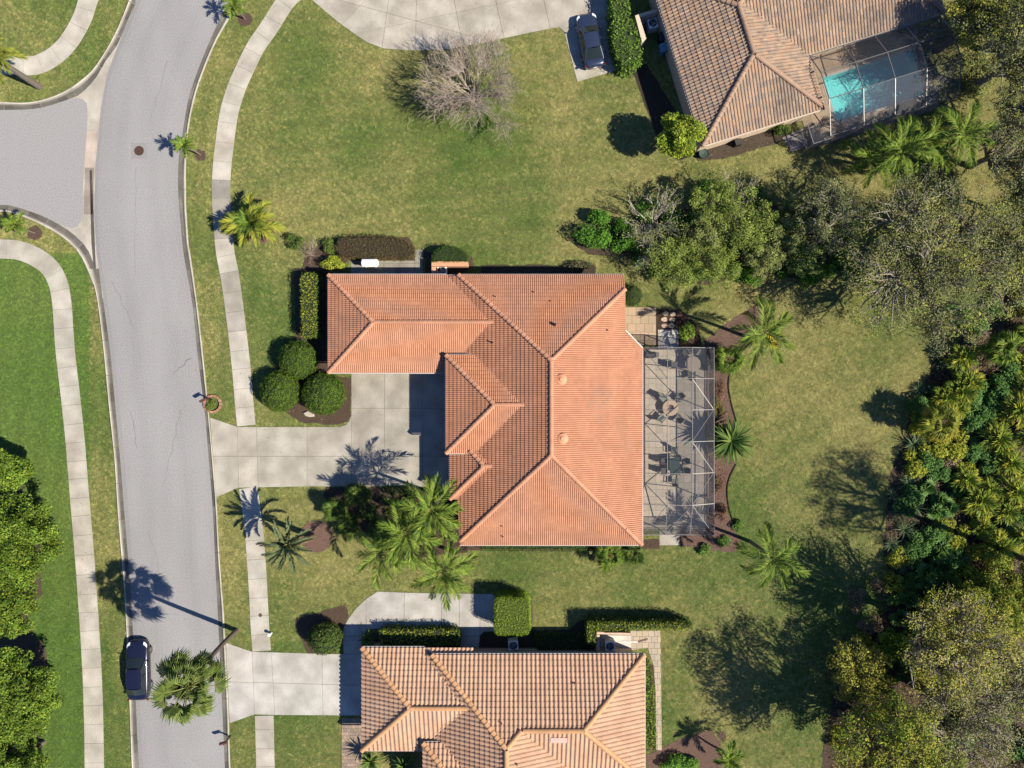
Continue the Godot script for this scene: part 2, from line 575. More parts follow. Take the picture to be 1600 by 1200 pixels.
func build_roof(house: Node3D, vols: Array, tp: Dictionary) -> Node3D:
	# tp: w, c, xs, hs, amp, t, cols, stain
	var deck := Soup.new()
	var tiles := Soup.new()
	var singles := []
	var caps := []
	for vi in vols.size():
		var vol: Dictionary = vols[vi]
		for fi in vol.planes.size():
			var pl: Dictionary = vol.planes[fi]
			if pl.get("bare", false):
				continue
			var d3 := Vector3(pl.d.x, pl.k, pl.d.y).normalized()
			var u3 := Vector3(-pl.d.y, 0, pl.d.x)
			var n3 := d3.cross(u3)
			if n3.y < 0:
				n3 = -n3
			var org := Vector3(pl.e.x, pl.h, pl.e.y)
			var xf := Transform3D(Basis(u3, n3, d3), org)
			var cosp := 1.0 / sqrt(1.0 + pl.k * pl.k)
			for foot in vol.foot:
				var poly: PackedVector2Array = foot
				for fj in vol.planes.size():
					if fj == fi or poly.size() < 3:
						continue
					var pj: Dictionary = vol.planes[fj]
					var g: Vector2 = pl.d * pl.k - pj.d * pj.k
					var c: float = (pl.h - pl.k * pl.e.dot(pl.d)) - (pj.h - pj.k * pj.e.dot(pj.d))
					poly = half(poly, g, -c)
				if poly.size() < 3 or absf(poly_area(poly)) < 0.05:
					continue
				# deck under the tiles
				for q in range(1, poly.size() - 1):
					var v3 := []
					for w in [poly[0], poly[q], poly[q + 1]]:
						v3.append(Vector3(w.x, pl_h(pl, w) - 0.015, w.y))
					deck.tri(v3[0], v3[1], v3[2], Vector3.UP, tp.deck)
				# hips and ridges
				for q in poly.size():
					var a := poly[q]
					var b := poly[(q + 1) % poly.size()]
					var mid := (a + b) * 0.5
					for fj in range(vol.planes.size()):
						if fj != fi and absf(pl_h(vol.planes[fj], mid) - pl_h(pl, mid)) < 0.01 and a.distance_to(b) > 0.3 and absf(pl_h(vol.planes[fj], a) - pl_h(pl, a)) < 0.02:
							if fj > fi or vol.planes[fj].get("bare", false):
								var A := Vector3(a.x, pl_h(pl, a), a.y)
								var B := Vector3(b.x, pl_h(pl, b), b.y)
								if B.y < A.y:
									var sw := A
									A = B
									B = sw
								caps.append([A, B, vi, n3, fi, fj])
				# tiles
				var uv := PackedVector2Array()
				var lo := Vector2(1e9, 1e9)
				var hi := -lo
				for w in poly:
					var rel: Vector2 = w - pl.e
					var e := Vector2(rel.dot(Vector2(u3.x, u3.z)), rel.dot(pl.d) / cosp)
					uv.append(e)
					lo = lo.min(e)
					hi = hi.max(e)
				var W: float = tp.w
				var C: float = tp.c
				var xs: Array = tp.xs
				var hs: Array = tp.hs
				for r in range(int(floor(lo.y / C)), int(ceil(hi.y / C))):
					for cx in range(int(floor(lo.x / W)), int(ceil(hi.x / W))):
						var u0 := cx * W
						var v0 := r * C
						var rect := PackedVector2Array([Vector2(u0, v0), Vector2(u0 + W, v0), Vector2(u0 + W, v0 + C), Vector2(u0, v0 + C)])
						var inside := 0
						for w in rect:
							if Geometry2D.is_point_in_polygon(w, uv):
								inside += 1
						if inside < 4 and Geometry2D.intersect_polygons(rect, uv).is_empty():
							continue
						var c3: Vector3 = xf * Vector3(u0 + W * 0.5, 0, v0 + C * 0.5)
						if c3.y < roof_h(vols, Vector2(c3.x, c3.z), vi) - 0.22:
							continue
						var col := vary(tp.cols[rng.randi() % tp.cols.size()], tp.tone)
						var st: float = n_mid.get_noise_2d(c3.x * tp.stain_f, c3.z * tp.stain_f)
						if st > tp.stain_at:
							col = col.lerp(tp.stain, minf(1.0, (st - tp.stain_at) * 3.0) * R(0.2, 1.0))
						if inside == 4:
							singles.append([c3.distance_squared_to(Vector3(0, ALT, 0)), xf * Transform3D(Basis(), Vector3(u0, 0, v0)), col])
						else:
							for s in xs.size() - 1:
								var ua: float = u0 + xs[s] * W
								var ub: float = u0 + xs[s + 1] * W
								var sr := PackedVector2Array([Vector2(ua, v0), Vector2(ub, v0), Vector2(ub, v0 + C), Vector2(ua, v0 + C)])
								for pc in Geometry2D.intersect_polygons(sr, uv):
									var v3 := []
									for w in pc:
										var f: float = (w.x - ua) / (ub - ua)
										v3.append(xf * Vector3(w.x, lerpf(hs[s], hs[s + 1], f) * tp.amp + tp.t * (1.0 - (w.y - v0) / C), w.y))
									for z in range(1, v3.size() - 1):
										tiles.tri(v3[0], v3[z], v3[z + 1], Vector3.UP, col)
									for z in pc.size():
										var e := pc[z]
										var f2 := pc[(z + 1) % pc.size()]
										if absf(e.y - v0) < 0.001 and absf(f2.y - v0) < 0.001:
											var dn: Vector3 = n3 * (tp.t + 0.02)
											var zz := (z + 1) % pc.size()
											tiles.quad(v3[z], v3[zz], v3[zz] - dn, v3[z] - dn, xf.basis * Vector3(0, 0, -1), col)
	var roof := put(deck, "roof", M.tile, house)
	singles.sort_custom(func(a, b): return a[0] < b[0])
	# one mesh per tone shared by the tiles that stand alone
	var kinds := []
	for k in 5:
		var sp := Soup.new()
		var col := vary(tp.cols[k % tp.cols.size()], tp.tone)
		for s in tp.xs.size() - 1:
			tile_strip(sp, Transform3D(), tp.xs[s] * tp.w, tp.xs[s + 1] * tp.w, 0, tp.c + 0.01, tp.hs[s] * tp.amp, tp.hs[s + 1] * tp.amp, tp.t, col)
		kinds.append(sp.mesh())
	for k in singles.size():
		if k < 300:
			var o := put_mesh(kinds[rng.randi() % 5], "roof_tile", M.tile, roof)
			o.transform = singles[k][1]
		else:
			for s in tp.xs.size() - 1:
				tile_strip(tiles, singles[k][1], tp.xs[s] * tp.w, tp.xs[s + 1] * tp.w, 0, tp.c + 0.01, tp.hs[s] * tp.amp, tp.hs[s + 1] * tp.amp, tp.t, singles[k][2])
	stuff(put(tiles, "tile_courses", M.tile, roof))
	# caps
	var cap_mesh := []
	for k in 3:
		var sp := Soup.new()
		var col := vary(tp.cap, 0.07)
		var L: float = tp.cap_len
		var rr: float = tp.cap_r
		for s in 6:
			var a0 := PI * s / 6.0
			var a1 := PI * (s + 1) / 6.0
			var p0 := Vector3(cos(a0), sin(a0) * 0.8, 0)
			var p1 := Vector3(cos(a1), sin(a1) * 0.8, 0)
			sp.quad(p0 * rr * 1.12 + Vector3(0, 0.03, 0), p1 * rr * 1.12 + Vector3(0, 0.03, 0), p1 * rr * 0.95 + Vector3(0, 0, L * 1.08), p0 * rr * 0.95 + Vector3(0, 0, L * 1.08), p0 + p1, col)
			sp.tri(p0 * rr * 1.12 + Vector3(0, 0.03, 0), p1 * rr * 1.12 + Vector3(0, 0.03, 0), Vector3(0, 0.03, 0), Vector3(0, 0, -1), col)
		cap_mesh.append(sp.mesh())
	for cp in caps:
		var A: Vector3 = cp[0]
		var B: Vector3 = cp[1]
		var z := (B - A).normalized()
		var L: float = tp.cap_len
		var n := int(A.distance_to(B) / L)
		for k in n + 1:
			var p := A + z * L * k
			if k * L > A.distance_to(B) - L * 0.4:
				continue
			var mid := p + z * L * 0.5
			if mid.y < roof_h(vols, Vector2(mid.x, mid.z), cp[2]) - 0.05:
				continue
			var x := Vector3.UP.cross(z).normalized()
			var o := put_mesh(cap_mesh[rng.randi() % 3], "ridge_tile", M.tile, roof)
			o.transform = Transform3D(Basis(x, z.cross(x), z), p + z.cross(x) * (tp.amp * 0.7))
	return roof

func house_walls(house: Node3D, polys: Array, tops: Array, col: Color) -> void:
	for k in polys.size():
		var sp := Soup.new()
		sp.prism(polys[k], -0.05, tops[k], col)
		hard.append(polys[k])
		put(sp, "wall", M.stucco, house)

func gutter(house: Node3D, a: Vector3, b: Vector3, col: Color) -> void:
	var sp := Soup.new()
	sp.bar(a + Vector3(0, -0.07, 0), b + Vector3(0, -0.07, 0), 0.08, 0.12, col)
	put(sp, "gutter", M.paint, house)

func on_roof(vols: Array, px: float, py: float) -> Vector3:
	var h := 4.0
	for k in 12:
		var p := at(px, py, h)
		h = lerpf(h, roof_h(vols, Vector2(p.x, p.z)), 0.7)
	return at(px, py, h)

func rect(x0: float, z0: float, x1: float, z1: float) -> PackedVector2Array:
	return PackedVector2Array([Vector2(x0, z0), Vector2(x1, z0), Vector2(x1, z1), Vector2(x0, z1)])

# ------------------------------------------------------------------ vegetation
func leaves_on(sp: Soup, c: Vector3, r: Vector3, n: int, size: float, cols: Array, tone: float, lowest := -0.35, shell := 0.35) -> void:
	for k in n:
		var d := rv()
		while d.y < lowest:
			d = rv()
		var q := 1.0 - shell * pow(rng.randf(), 1.7)
		var p := c + d * r * q
		var nn := (d * 0.7 + Vector3.UP * 0.55 + rv() * 0.75).normalized()
		var t := nn.cross(rv()).normalized()
		var len := size * R(0.7, 1.35)
		var col: Color = cols[rng.randi() % cols.size()]
		col = col.lerp(cols[rng.randi() % cols.size()], rng.randf()) * tone * R(0.9, 1.5)
		col.a = 1
		sp.leaf(p - t * len * 0.5, t, nn, len, len * R(0.4, 0.6), col)

func limb(sp: Soup, p: Vector3, d: Vector3, len: float, r: float, depth: int, kids: int, spread: float, col: Color, tips: Array, up := 0.15, sides := 5) -> void:
	var bend := (d + rv() * 0.18 + Vector3.UP * up * 0.5).normalized()
	var m := p + d * len * 0.5
	var e := m + bend * len * 0.5
	sp.tube([p, m, e], [r, r * 0.86, r * 0.7], maxi(3, sides), vary(col, 0.12), false)
	if depth <= 0:
		tips.append(e)
		return
	for k in kids:
		var nd := (bend + rv() * spread + Vector3.UP * up).normalized()
		limb(sp, e if k > 0 or kids < 3 else m, nd, len * R(0.6, 0.85), r * 0.66, depth - 1, kids, spread, col, tips, up, sides - 1)

func tree(called: String, label: String, category: String, base: Vector3, h: float, rad: float, blobs: int, leaf_n: int, size: float, cols: Array, bark: Color, opt := {}) -> Node3D:
	# trunk and limbs that end inside leaf clumps spread through an uneven crown
	var o := thing(called, label, category, base, 0.0, opt.get("group", ""))
	var wood := Soup.new()
	var off: Vector3 = opt.get("off", Vector3.ZERO)
	var bottom: float = opt.get("bottom", 0.35) * h
	var fork := Vector3(off.x * 0.4, bottom * opt.get("fork", 0.8), off.z * 0.4)
	var tr: float = opt.get("trunk", 0.035 * h)
	wood.tube([Vector3(0, -0.1, 0), fork * 0.5 + Vector3(R(-0.1, 0.1), 0, R(-0.1, 0.1)), fork], [tr * 1.25, tr, tr * 0.8], 8, bark)
	var crown := Soup.new()
	var br: float = rad * opt.get("blob", 0.36)
	var twigs: int = opt.get("twigs", 4)
	if opt.get("shell", 0.55) >= 0.7:
		# open crowns: many small tight clumps with gaps between them
		blobs = int(blobs * 2.6)
		br *= 0.6
		leaf_n = int(leaf_n * 0.46)
		size *= 0.86
		twigs = maxi(1, int(twigs * 0.4))
	var cs_at := []
	for k in blobs:
		var d := rv()
		d.y = absf(d.y) * 0.9 if k % 4 else -absf(d.y) * 0.3
		var q := pow(rng.randf(), 0.4)
		var cy := (h - bottom) * 0.5
		cs_at.append(Vector3(off.x, bottom + cy, off.z) + Vector3(d.x * (rad - br * 0.6) * q, d.y * (cy - br * 0.35) * q, d.z * (rad - br * 0.6) * q))
	# main limbs fork again before they reach the clumps
	var mains := []
	for k in clampi(blobs / 12, 4, 14):
		var c: Vector3 = cs_at[rng.randi() % blobs]
		var e := fork.lerp(c, R(0.5, 0.75)) + Vector3(R(-1, 1), R(-0.4, 0.8), R(-1, 1)) * rad * 0.08
		var m := fork.lerp(e, 0.5) + Vector3(R(-1, 1), R(-0.2, 1), R(-1, 1)) * rad * 0.07
		var mr := tr * R(0.38, 0.6)
		wood.tube([fork - Vector3(0, tr, 0), m, e], [mr * 1.2, mr, mr * 0.6], 6, vary(bark, 0.1), false)
		mains.append([m, e, mr])
	var tint: Color = opt.get("twig", bark)
	for k in blobs:
		var c: Vector3 = cs_at[k]
		var b := br * R(0.65, 1.2)
		var tone := R(0.68, 1.3)
		var cs := cols
		if opt.has("mix") and rng.randf() < 0.35:
			cs = opt.mix
		leaves_on(crown, c, Vector3(b, b * 0.75, b), int(leaf_n * b * b / (br * br)), size, cs, tone, -0.5, minf(opt.get("shell", 0.55), 0.7))
		var best: Array = mains[0]
		for m in mains:
			if c.distance_squared_to(m[1]) < c.distance_squared_to(best[1]):
				best = m
		var s0: Vector3 = best[1] if rng.randf() < 0.7 else best[0]
		var mid: Vector3 = s0.lerp(c, 0.5) + rv() * s0.distance_to(c) * 0.16
		wood.tube([s0, mid, c], [best[2] * 0.55, best[2] * 0.36, best[2] * 0.16], 5, vary(bark, 0.1), false)
		for z in twigs:
			var td := (rv() + Vector3.UP * 0.4).normalized()
			var st := mid.lerp(c, R(0.3, 1.0))
			var tl := b * R(0.6, 1.1)
			wood.tube([st, st + td * tl * 0.6, st + td * tl + rv() * b * 0.2], [tr * 0.075, tr * 0.05, tr * 0.018], 3, vary(tint, 0.15), false)
	put(wood, "trunk", M.bark, o)
	put(crown, "crown", M[opt.get("mat", "leaf")], o)
	return o

func bush(called: String, label: String, category: String, base: Vector3, rad: Vector3, n: int, size: float, cols: Array, group := "", lumps := 9, gloss := "leaf") -> Node3D:
	var o := thing(called, label, category, base, 0.0, group)
	var fol := Soup.new()
	for k in lumps:
		var d := rv()
		d.y = absf(d.y)
		var q := 0.0 if k == 0 else 0.72
		var b := rad * (R(0.36, 0.5) if k > 0 else 0.72)
		var c := Vector3(d.x * rad.x * q, rad.y * 0.35 + d.y * rad.y * q * 0.55, d.z * rad.z * q)
		leaves_on(fol, c, b, int(n / float(lumps)), size, cols, R(0.8, 1.2), -0.4, 0.5)
	put(fol, "foliage", M[gloss], o)
	var st := Soup.new()
	for k in 7:
		var d := Vector3(R(-1, 1) * rad.x, rad.y * R(0.7, 1.1), R(-1, 1) * rad.z) * 0.6
		st.tube([Vector3(d.x * 0.15, -0.05, d.z * 0.15), d * 0.6, d], [0.05, 0.035, 0.015], 4, lin(0.12, 0.09, 0.06), false)
	put(st, "stem", M.bark, o)
	return o

func clipped_hedge(called: String, label: String, poly_px: Array, h: float, size: float, cols: Array, dens: float, group := "", top_cols: Array = [], rough := 0.06, gloss := "leaf") -> Node3D:
	# hedge with vertical sides and a flat clipped top; outline given where its top edge shows
	var poly := pts(poly_px, h)
	var cen := Vector2.ZERO
	for p in poly:
		cen += p
	cen /= poly.size()
	var o := thing(called, label, "hedge", Vector3(cen.x, 0, cen.y), 0.0, group)
	var loc := PackedVector2Array()
	for p in poly:
		loc.append(p - cen)
	hard.append(poly)
	var inner := Geometry2D.offset_polygon(loc, -0.16)
	var body := Soup.new()
	for q in inner:
		body.prism(q, -0.05, h - 0.14, cols[0] * 0.8, 0.0)
	put(body, "branches", M.mulch, o)
	var fol := Soup.new()
	var lo := Vector2(1e9, 1e9)
	var hi := -lo
	for p in loc:
		lo = lo.min(p)
		hi = hi.max(p)
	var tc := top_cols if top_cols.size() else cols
	var n := int((hi.x - lo.x) * (hi.y - lo.y) * dens)
	for k in n:
		var p := Vector2(R(lo.x, hi.x), R(lo.y, hi.y))
		if not Geometry2D.is_point_in_polygon(p, loc):
			continue
		var nz := n_fine.get_noise_2d((p.x + cen.x) * 1.8, (p.y + cen.y) * 1.8)
		var y := h - 0.05 + rough * nz * 3.0 - R(0, 0.14)
		var nn := (Vector3.UP * 1.0 + rv() * 0.85).normalized()
		var t := nn.cross(rv()).normalized()
		var L := size * R(0.7, 1.35)
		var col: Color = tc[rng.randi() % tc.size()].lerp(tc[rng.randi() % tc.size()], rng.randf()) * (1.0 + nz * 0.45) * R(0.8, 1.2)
		col.a = 1
		fol.leaf(Vector3(p.x, y, p.y) - t * L * 0.5, t, nn, L, L * R(0.4, 0.6), col)
	for e in loc.size():
		var a := loc[e]
		var b := loc[(e + 1) % loc.size()]
		var out2 := Vector2((b - a).y, -(b - a).x).normalized() * signf(poly_area(loc))
		var od := Vector3(out2.x, 0, out2.y)
		for k in int(a.distance_to(b) * h * dens * 0.8):
			var p := a.lerp(b, rng.randf())
			var y := R(0.02, h)
			var nz := n_fine.get_noise_3d((p.x + cen.x) * 1.8, y * 1.8, (p.y + cen.y) * 1.8)
			var nn := (od + Vector3.UP * 0.4 + rv() * 0.85).normalized()
			var t := nn.cross(rv()).normalized()
			var L := size * R(0.7, 1.35)
			var col: Color = cols[rng.randi() % cols.size()].lerp(cols[rng.randi() % cols.size()], rng.randf()) * (1.0 + nz * 0.45) * R(0.8, 1.2)
			col.a = 1
			fol.leaf(Vector3(p.x, y, p.y) + od * (rough * nz * 2.2 + 0.05 - R(0, 0.16)) - t * L * 0.5, t, nn, L, L * R(0.4, 0.6), col)
	put(fol, "foliage", M[gloss], o)
	return o

func globe(called: String, label: String, category: String, base: Vector3, rad: Vector3, cy: float, size: float, cols: Array, dens: float, group := "") -> Node3D:
	# topiary ball or dome: tight shell of leaves round a woody core
	var o := thing(called, label, category, base, 0.0, group)
	var core := Soup.new()
	var prof := []
	for k in 9:
		var a := -PI * 0.5 + PI * k / 8.0
		prof.append(Vector2(cos(a), sin(a)))
	var pr := []
	for q in prof:
		pr.append(Vector2(q.x * rad.x * 0.9, maxf(-0.05, cy + q.y * rad.y * 0.9)))
	core.lathe(Vector3.ZERO, pr, 18, cols[0] * 0.8)
	var cm := put(core, "branches", M.mulch, o)
	cm.scale = Vector3(1, 1, rad.z / rad.x)
	var fol := Soup.new()
	var n := int(4.0 * PI * rad.x * rad.z * dens)
	for k in n:
		var d := rv()
		var p := Vector3(0, cy, 0) + d * rad * (1.0 - R(0, 0.09))
		if p.y < 0.02:
			continue
		var nz := n_fine.get_noise_3d((p.x + base.x) * 0.85, p.y * 0.85, (p.z + base.z) * 0.85)
		p += d * nz * 0.24
		var nn := (d + rv() * 0.7).normalized()
		var t := nn.cross(rv()).normalized()
		var L := size * R(0.7, 1.35)
		var col: Color = cols[rng.randi() % cols.size()].lerp(cols[rng.randi() % cols.size()], rng.randf()) * (1.0 + nz * 0.5) * R(0.8, 1.2)
		col.a = 1
		fol.leaf(p - t * L * 0.5, t, nn, L, L * R(0.4, 0.6), col)
	put(fol, "foliage", M.leaf, o)
	hard.append(circle(Vector2(base.x, base.z), rad.x * 0.8))
	return o

func circle(c: Vector2, r: float, n := 16) -> PackedVector2Array:
	var o := PackedVector2Array()
	for k in n:
		o.append(c + Vector2.from_angle(TAU * k / n) * r)
	return o

func feather(L: float, rise: float, droop: float, pairs: int, leaf: float, wid: float, cols: Array, ang := 0.75, hang := 0.35, vee := 0.3) -> ArrayMesh:
	var sp := Soup.new()
	var path := []
	var rads := []
	for k in 9:
		var t := k / 8.0
		path.append(Vector3(L * t * (1.0 - 0.16 * t * t * droop), rise * t - droop * t * t * L * 0.42, R(-0.02, 0.02) * L))
		rads.append(lerpf(0.028, 0.006, t) * L / 2.5)
	var tone := R(0.85, 1.15)
	sp.tube(path, rads, 4, lin(0.22, 0.25, 0.07), false)
	for k in pairs:
		var t := lerpf(0.14, 1.0, k / float(pairs - 1))
		var q := t * 8.0
		var a := int(minf(q, 7))
		var p: Vector3 = path[a].lerp(path[a + 1], q - a)
		var dir: Vector3 = (path[a + 1] - path[a]).normalized()
		var up := Vector3(0, 0, 1).cross(dir).normalized()
		if up.y < 0:
			up = -up
		var ll := leaf * (0.45 + 0.75 * sin(PI * clampf(t * 0.85 + 0.08, 0, 1))) * R(0.85, 1.1)
		for s in [-1.0, 1.0]:
			var an := ang * lerpf(1.15, 0.45, t) + R(-0.12, 0.12)
			var d: Vector3 = (dir * cos(an) + Vector3(0, 0, s) * sin(an) + up * (vee + R(-0.15, 0.25))).normalized()
			var d2: Vector3 = (d - Vector3.UP * hang * R(0.6, 1.5)).normalized()
			var nn: Vector3 = d.cross(dir) * s
			if nn.y < 0:
				nn = -nn
			nn = nn.normalized()
			var sd := d.cross(nn).normalized() * wid * 0.5
			var col: Color = cols[rng.randi() % cols.size()].lerp(cols[rng.randi() % cols.size()], rng.randf()) * tone * R(0.85, 1.15)
			col.a = 1
			var m := p + d * ll * 0.5
			var e := m + d2 * ll * 0.5
			sp.quad(p - sd * 0.5, p + sd * 0.5, m + sd, m - sd, nn, col)
			sp.tri(m - sd, m + sd, e, nn, col)
	return sp.mesh()

func fan(Lp: float, blade: float, segs: int, spread: float, cols: Array, droop := 0.25) -> ArrayMesh:
	var sp := Soup.new()
	sp.tube([Vector3.ZERO, Vector3(Lp * 0.5, 0.03, 0), Vector3(Lp, -0.02, 0)], [0.03, 0.022, 0.018], 4, lin(0.2, 0.22, 0.06), false)
	var o := Vector3(Lp, -0.02, 0)
	var tone := R(0.85, 1.15)
	for k in segs:
		var a := lerpf(-spread, spread, k / float(segs - 1))
		var w := spread / segs
		var L := blade * (1.0 - 0.28 * pow(absf(a) / spread, 2)) * R(0.88, 1.08)
		var fold := 0.05
		var dirs := [Vector3(cos(a - w), 0, sin(a - w)), Vector3(cos(a), 0, sin(a)), Vector3(cos(a + w), 0, sin(a + w))]
		var col: Color = cols[rng.randi() % cols.size()].lerp(cols[rng.randi() % cols.size()], rng.randf()) * tone * R(0.85, 1.15)
		col.a = 1
		var m0: Vector3 = o + dirs[0] * L * 0.6 + Vector3(0, -droop * L * 0.16, 0)
		var m1: Vector3 = o + dirs[1] * L * 0.6 + Vector3(0, fold - droop * L * 0.16, 0)
		var m2: Vector3 = o + dirs[2] * L * 0.6 + Vector3(0, -droop * L * 0.16, 0)
		var e: Vector3 = o + dirs[1] * L * (1.0 - droop * 0.25) + Vector3(0, -droop * L * R(0.6, 1.3), 0)
		sp.tri(o, m0, m1, Vector3.UP, col)
		sp.tri(o, m1, m2, Vector3.UP, col)
		sp.tri(m0, m1, e, Vector3.UP, col)
		sp.tri(m1, m2, e, Vector3.UP, col)
	return sp.mesh()

func strap(L: float, w: float, droop: float, col: Color) -> ArrayMesh:
	var sp := Soup.new()
	var n := 6
	var prev := []
	for k in n + 1:
		var t := k / float(n)
		var ww := w * sin(PI * (0.18 + 0.82 * t)) * 0.5 + 0.004
		var p := Vector3(L * t, -droop * t * t * L, 0)
		var row := [p + Vector3(0, ww * 0.35, -ww), p, p + Vector3(0, ww * 0.35, ww)]
		if k > 0:
			for s in 2:
				sp.quad(prev[s], prev[s + 1], row[s + 1], row[s], Vector3.UP, vary(col, 0.1))
		prev = row
	return sp.mesh()

func set_fronds(o: Node3D, kinds: Array, top: Vector3, n: int, pitch_hi: float, pitch_lo: float, called := "frond", sc_lo := 0.85, sc_hi := 1.1, turn0 := 0.0) -> void:
	for k in n:
		var f := put_mesh(kinds[rng.randi() % kinds.size()], called, M.frond, o)
		var t := (k + 0.5) / n
		var yaw := turn0 + k * 2.39996 + R(-0.2, 0.2)
		var pitch := lerpf(pitch_hi, pitch_lo, pow(t, 0.8)) + R(-0.1, 0.1)
		f.transform = Transform3D(Basis(Vector3.UP, yaw) * Basis(Vector3(0, 0, 1), pitch) * Basis(Vector3(1, 0, 0), R(-0.25, 0.25)), top + Vector3(0, 0.12 * (1 - t), 0))
		f.scale = Vector3.ONE * R(sc_lo, sc_hi)

func palm(called: String, label: String, base: Vector3, top: Vector3, tr: float, kinds: Array, n: int, hi: float, lo: float, group := "", bark := Color(0.24, 0.20, 0.16), sc := 1.0) -> Node3D:
	var o := thing(called, label, "palm", base, 0.0, group)
	var t := top - base
	if tr > 0.0:
		var sp := Soup.new()
		var path := []
		var rads := []
		for k in 13:
			var q := k / 12.0
			path.append(Vector3(t.x * q * q, lerpf(-0.05, t.y, q), t.z * q * q))
			rads.append(tr * lerpf(1.25, 0.85, q) * (1.0 + 0.05 * (k % 2)))
		sp.tube(path, rads, 10, bark)
		put(sp, "trunk", M.bark, o)
	set_fronds(o, kinds, t, n, hi, lo, "frond", 0.85 * sc, 1.1 * sc, R(0, 6))
	return o

# ------------------------------------------------------------------ vehicles and small objects
func loft(rows: Array, hint_c: Vector3, closed_ends := true) -> Soup:
	# smooth skin over rows of equal point counts
	var sp := Soup.new()
	var m: int = rows[0].size()
	var nrm := []
	for a in rows.size():
		var r := []
		for b in m:
			var du: Vector3 = rows[mini(a + 1, rows.size() - 1)][b] - rows[maxi(a - 1, 0)][b]
			var dv: Vector3 = rows[a][mini(b + 1, m - 1)] - rows[a][maxi(b - 1, 0)]
			var nn := du.cross(dv)
			if nn.length() < 1e-9:
				nn = Vector3.UP
			nn = nn.normalized()
			if nn.dot(rows[a][b] - hint_c) < 0:
				nn = -nn
			r.append(nn)
		nrm.append(r)
	for a in rows.size():
		for b in m:
			sp.v.append(rows[a][b])
			sp.n.append(nrm[a][b])
			sp.c.append(Color.WHITE)
	for a in rows.size() - 1:
		for b in m - 1:
			var q := a * m + b
			var fn: Vector3 = (rows[a + 1][b + 1] - rows[a][b]).cross(rows[a][b + 1] - rows[a][b])
			if fn.dot(nrm[a][b]) > 0:
				sp.i.append_array(PackedInt32Array([q, q + 1, q + m + 1, q, q + m + 1, q + m]))
			else:
				sp.i.append_array(PackedInt32Array([q, q + m + 1, q + 1, q, q + m, q + m + 1]))
	if closed_ends:
		for e in [0, rows.size() - 1]:
			var c := Vector3.ZERO
			for p in rows[e]:
				c += p
			c /= m
			for b in m - 1:
				sp.tri(c, rows[e][b], rows[e][b + 1], c - hint_c, Color.WHITE)
	return sp

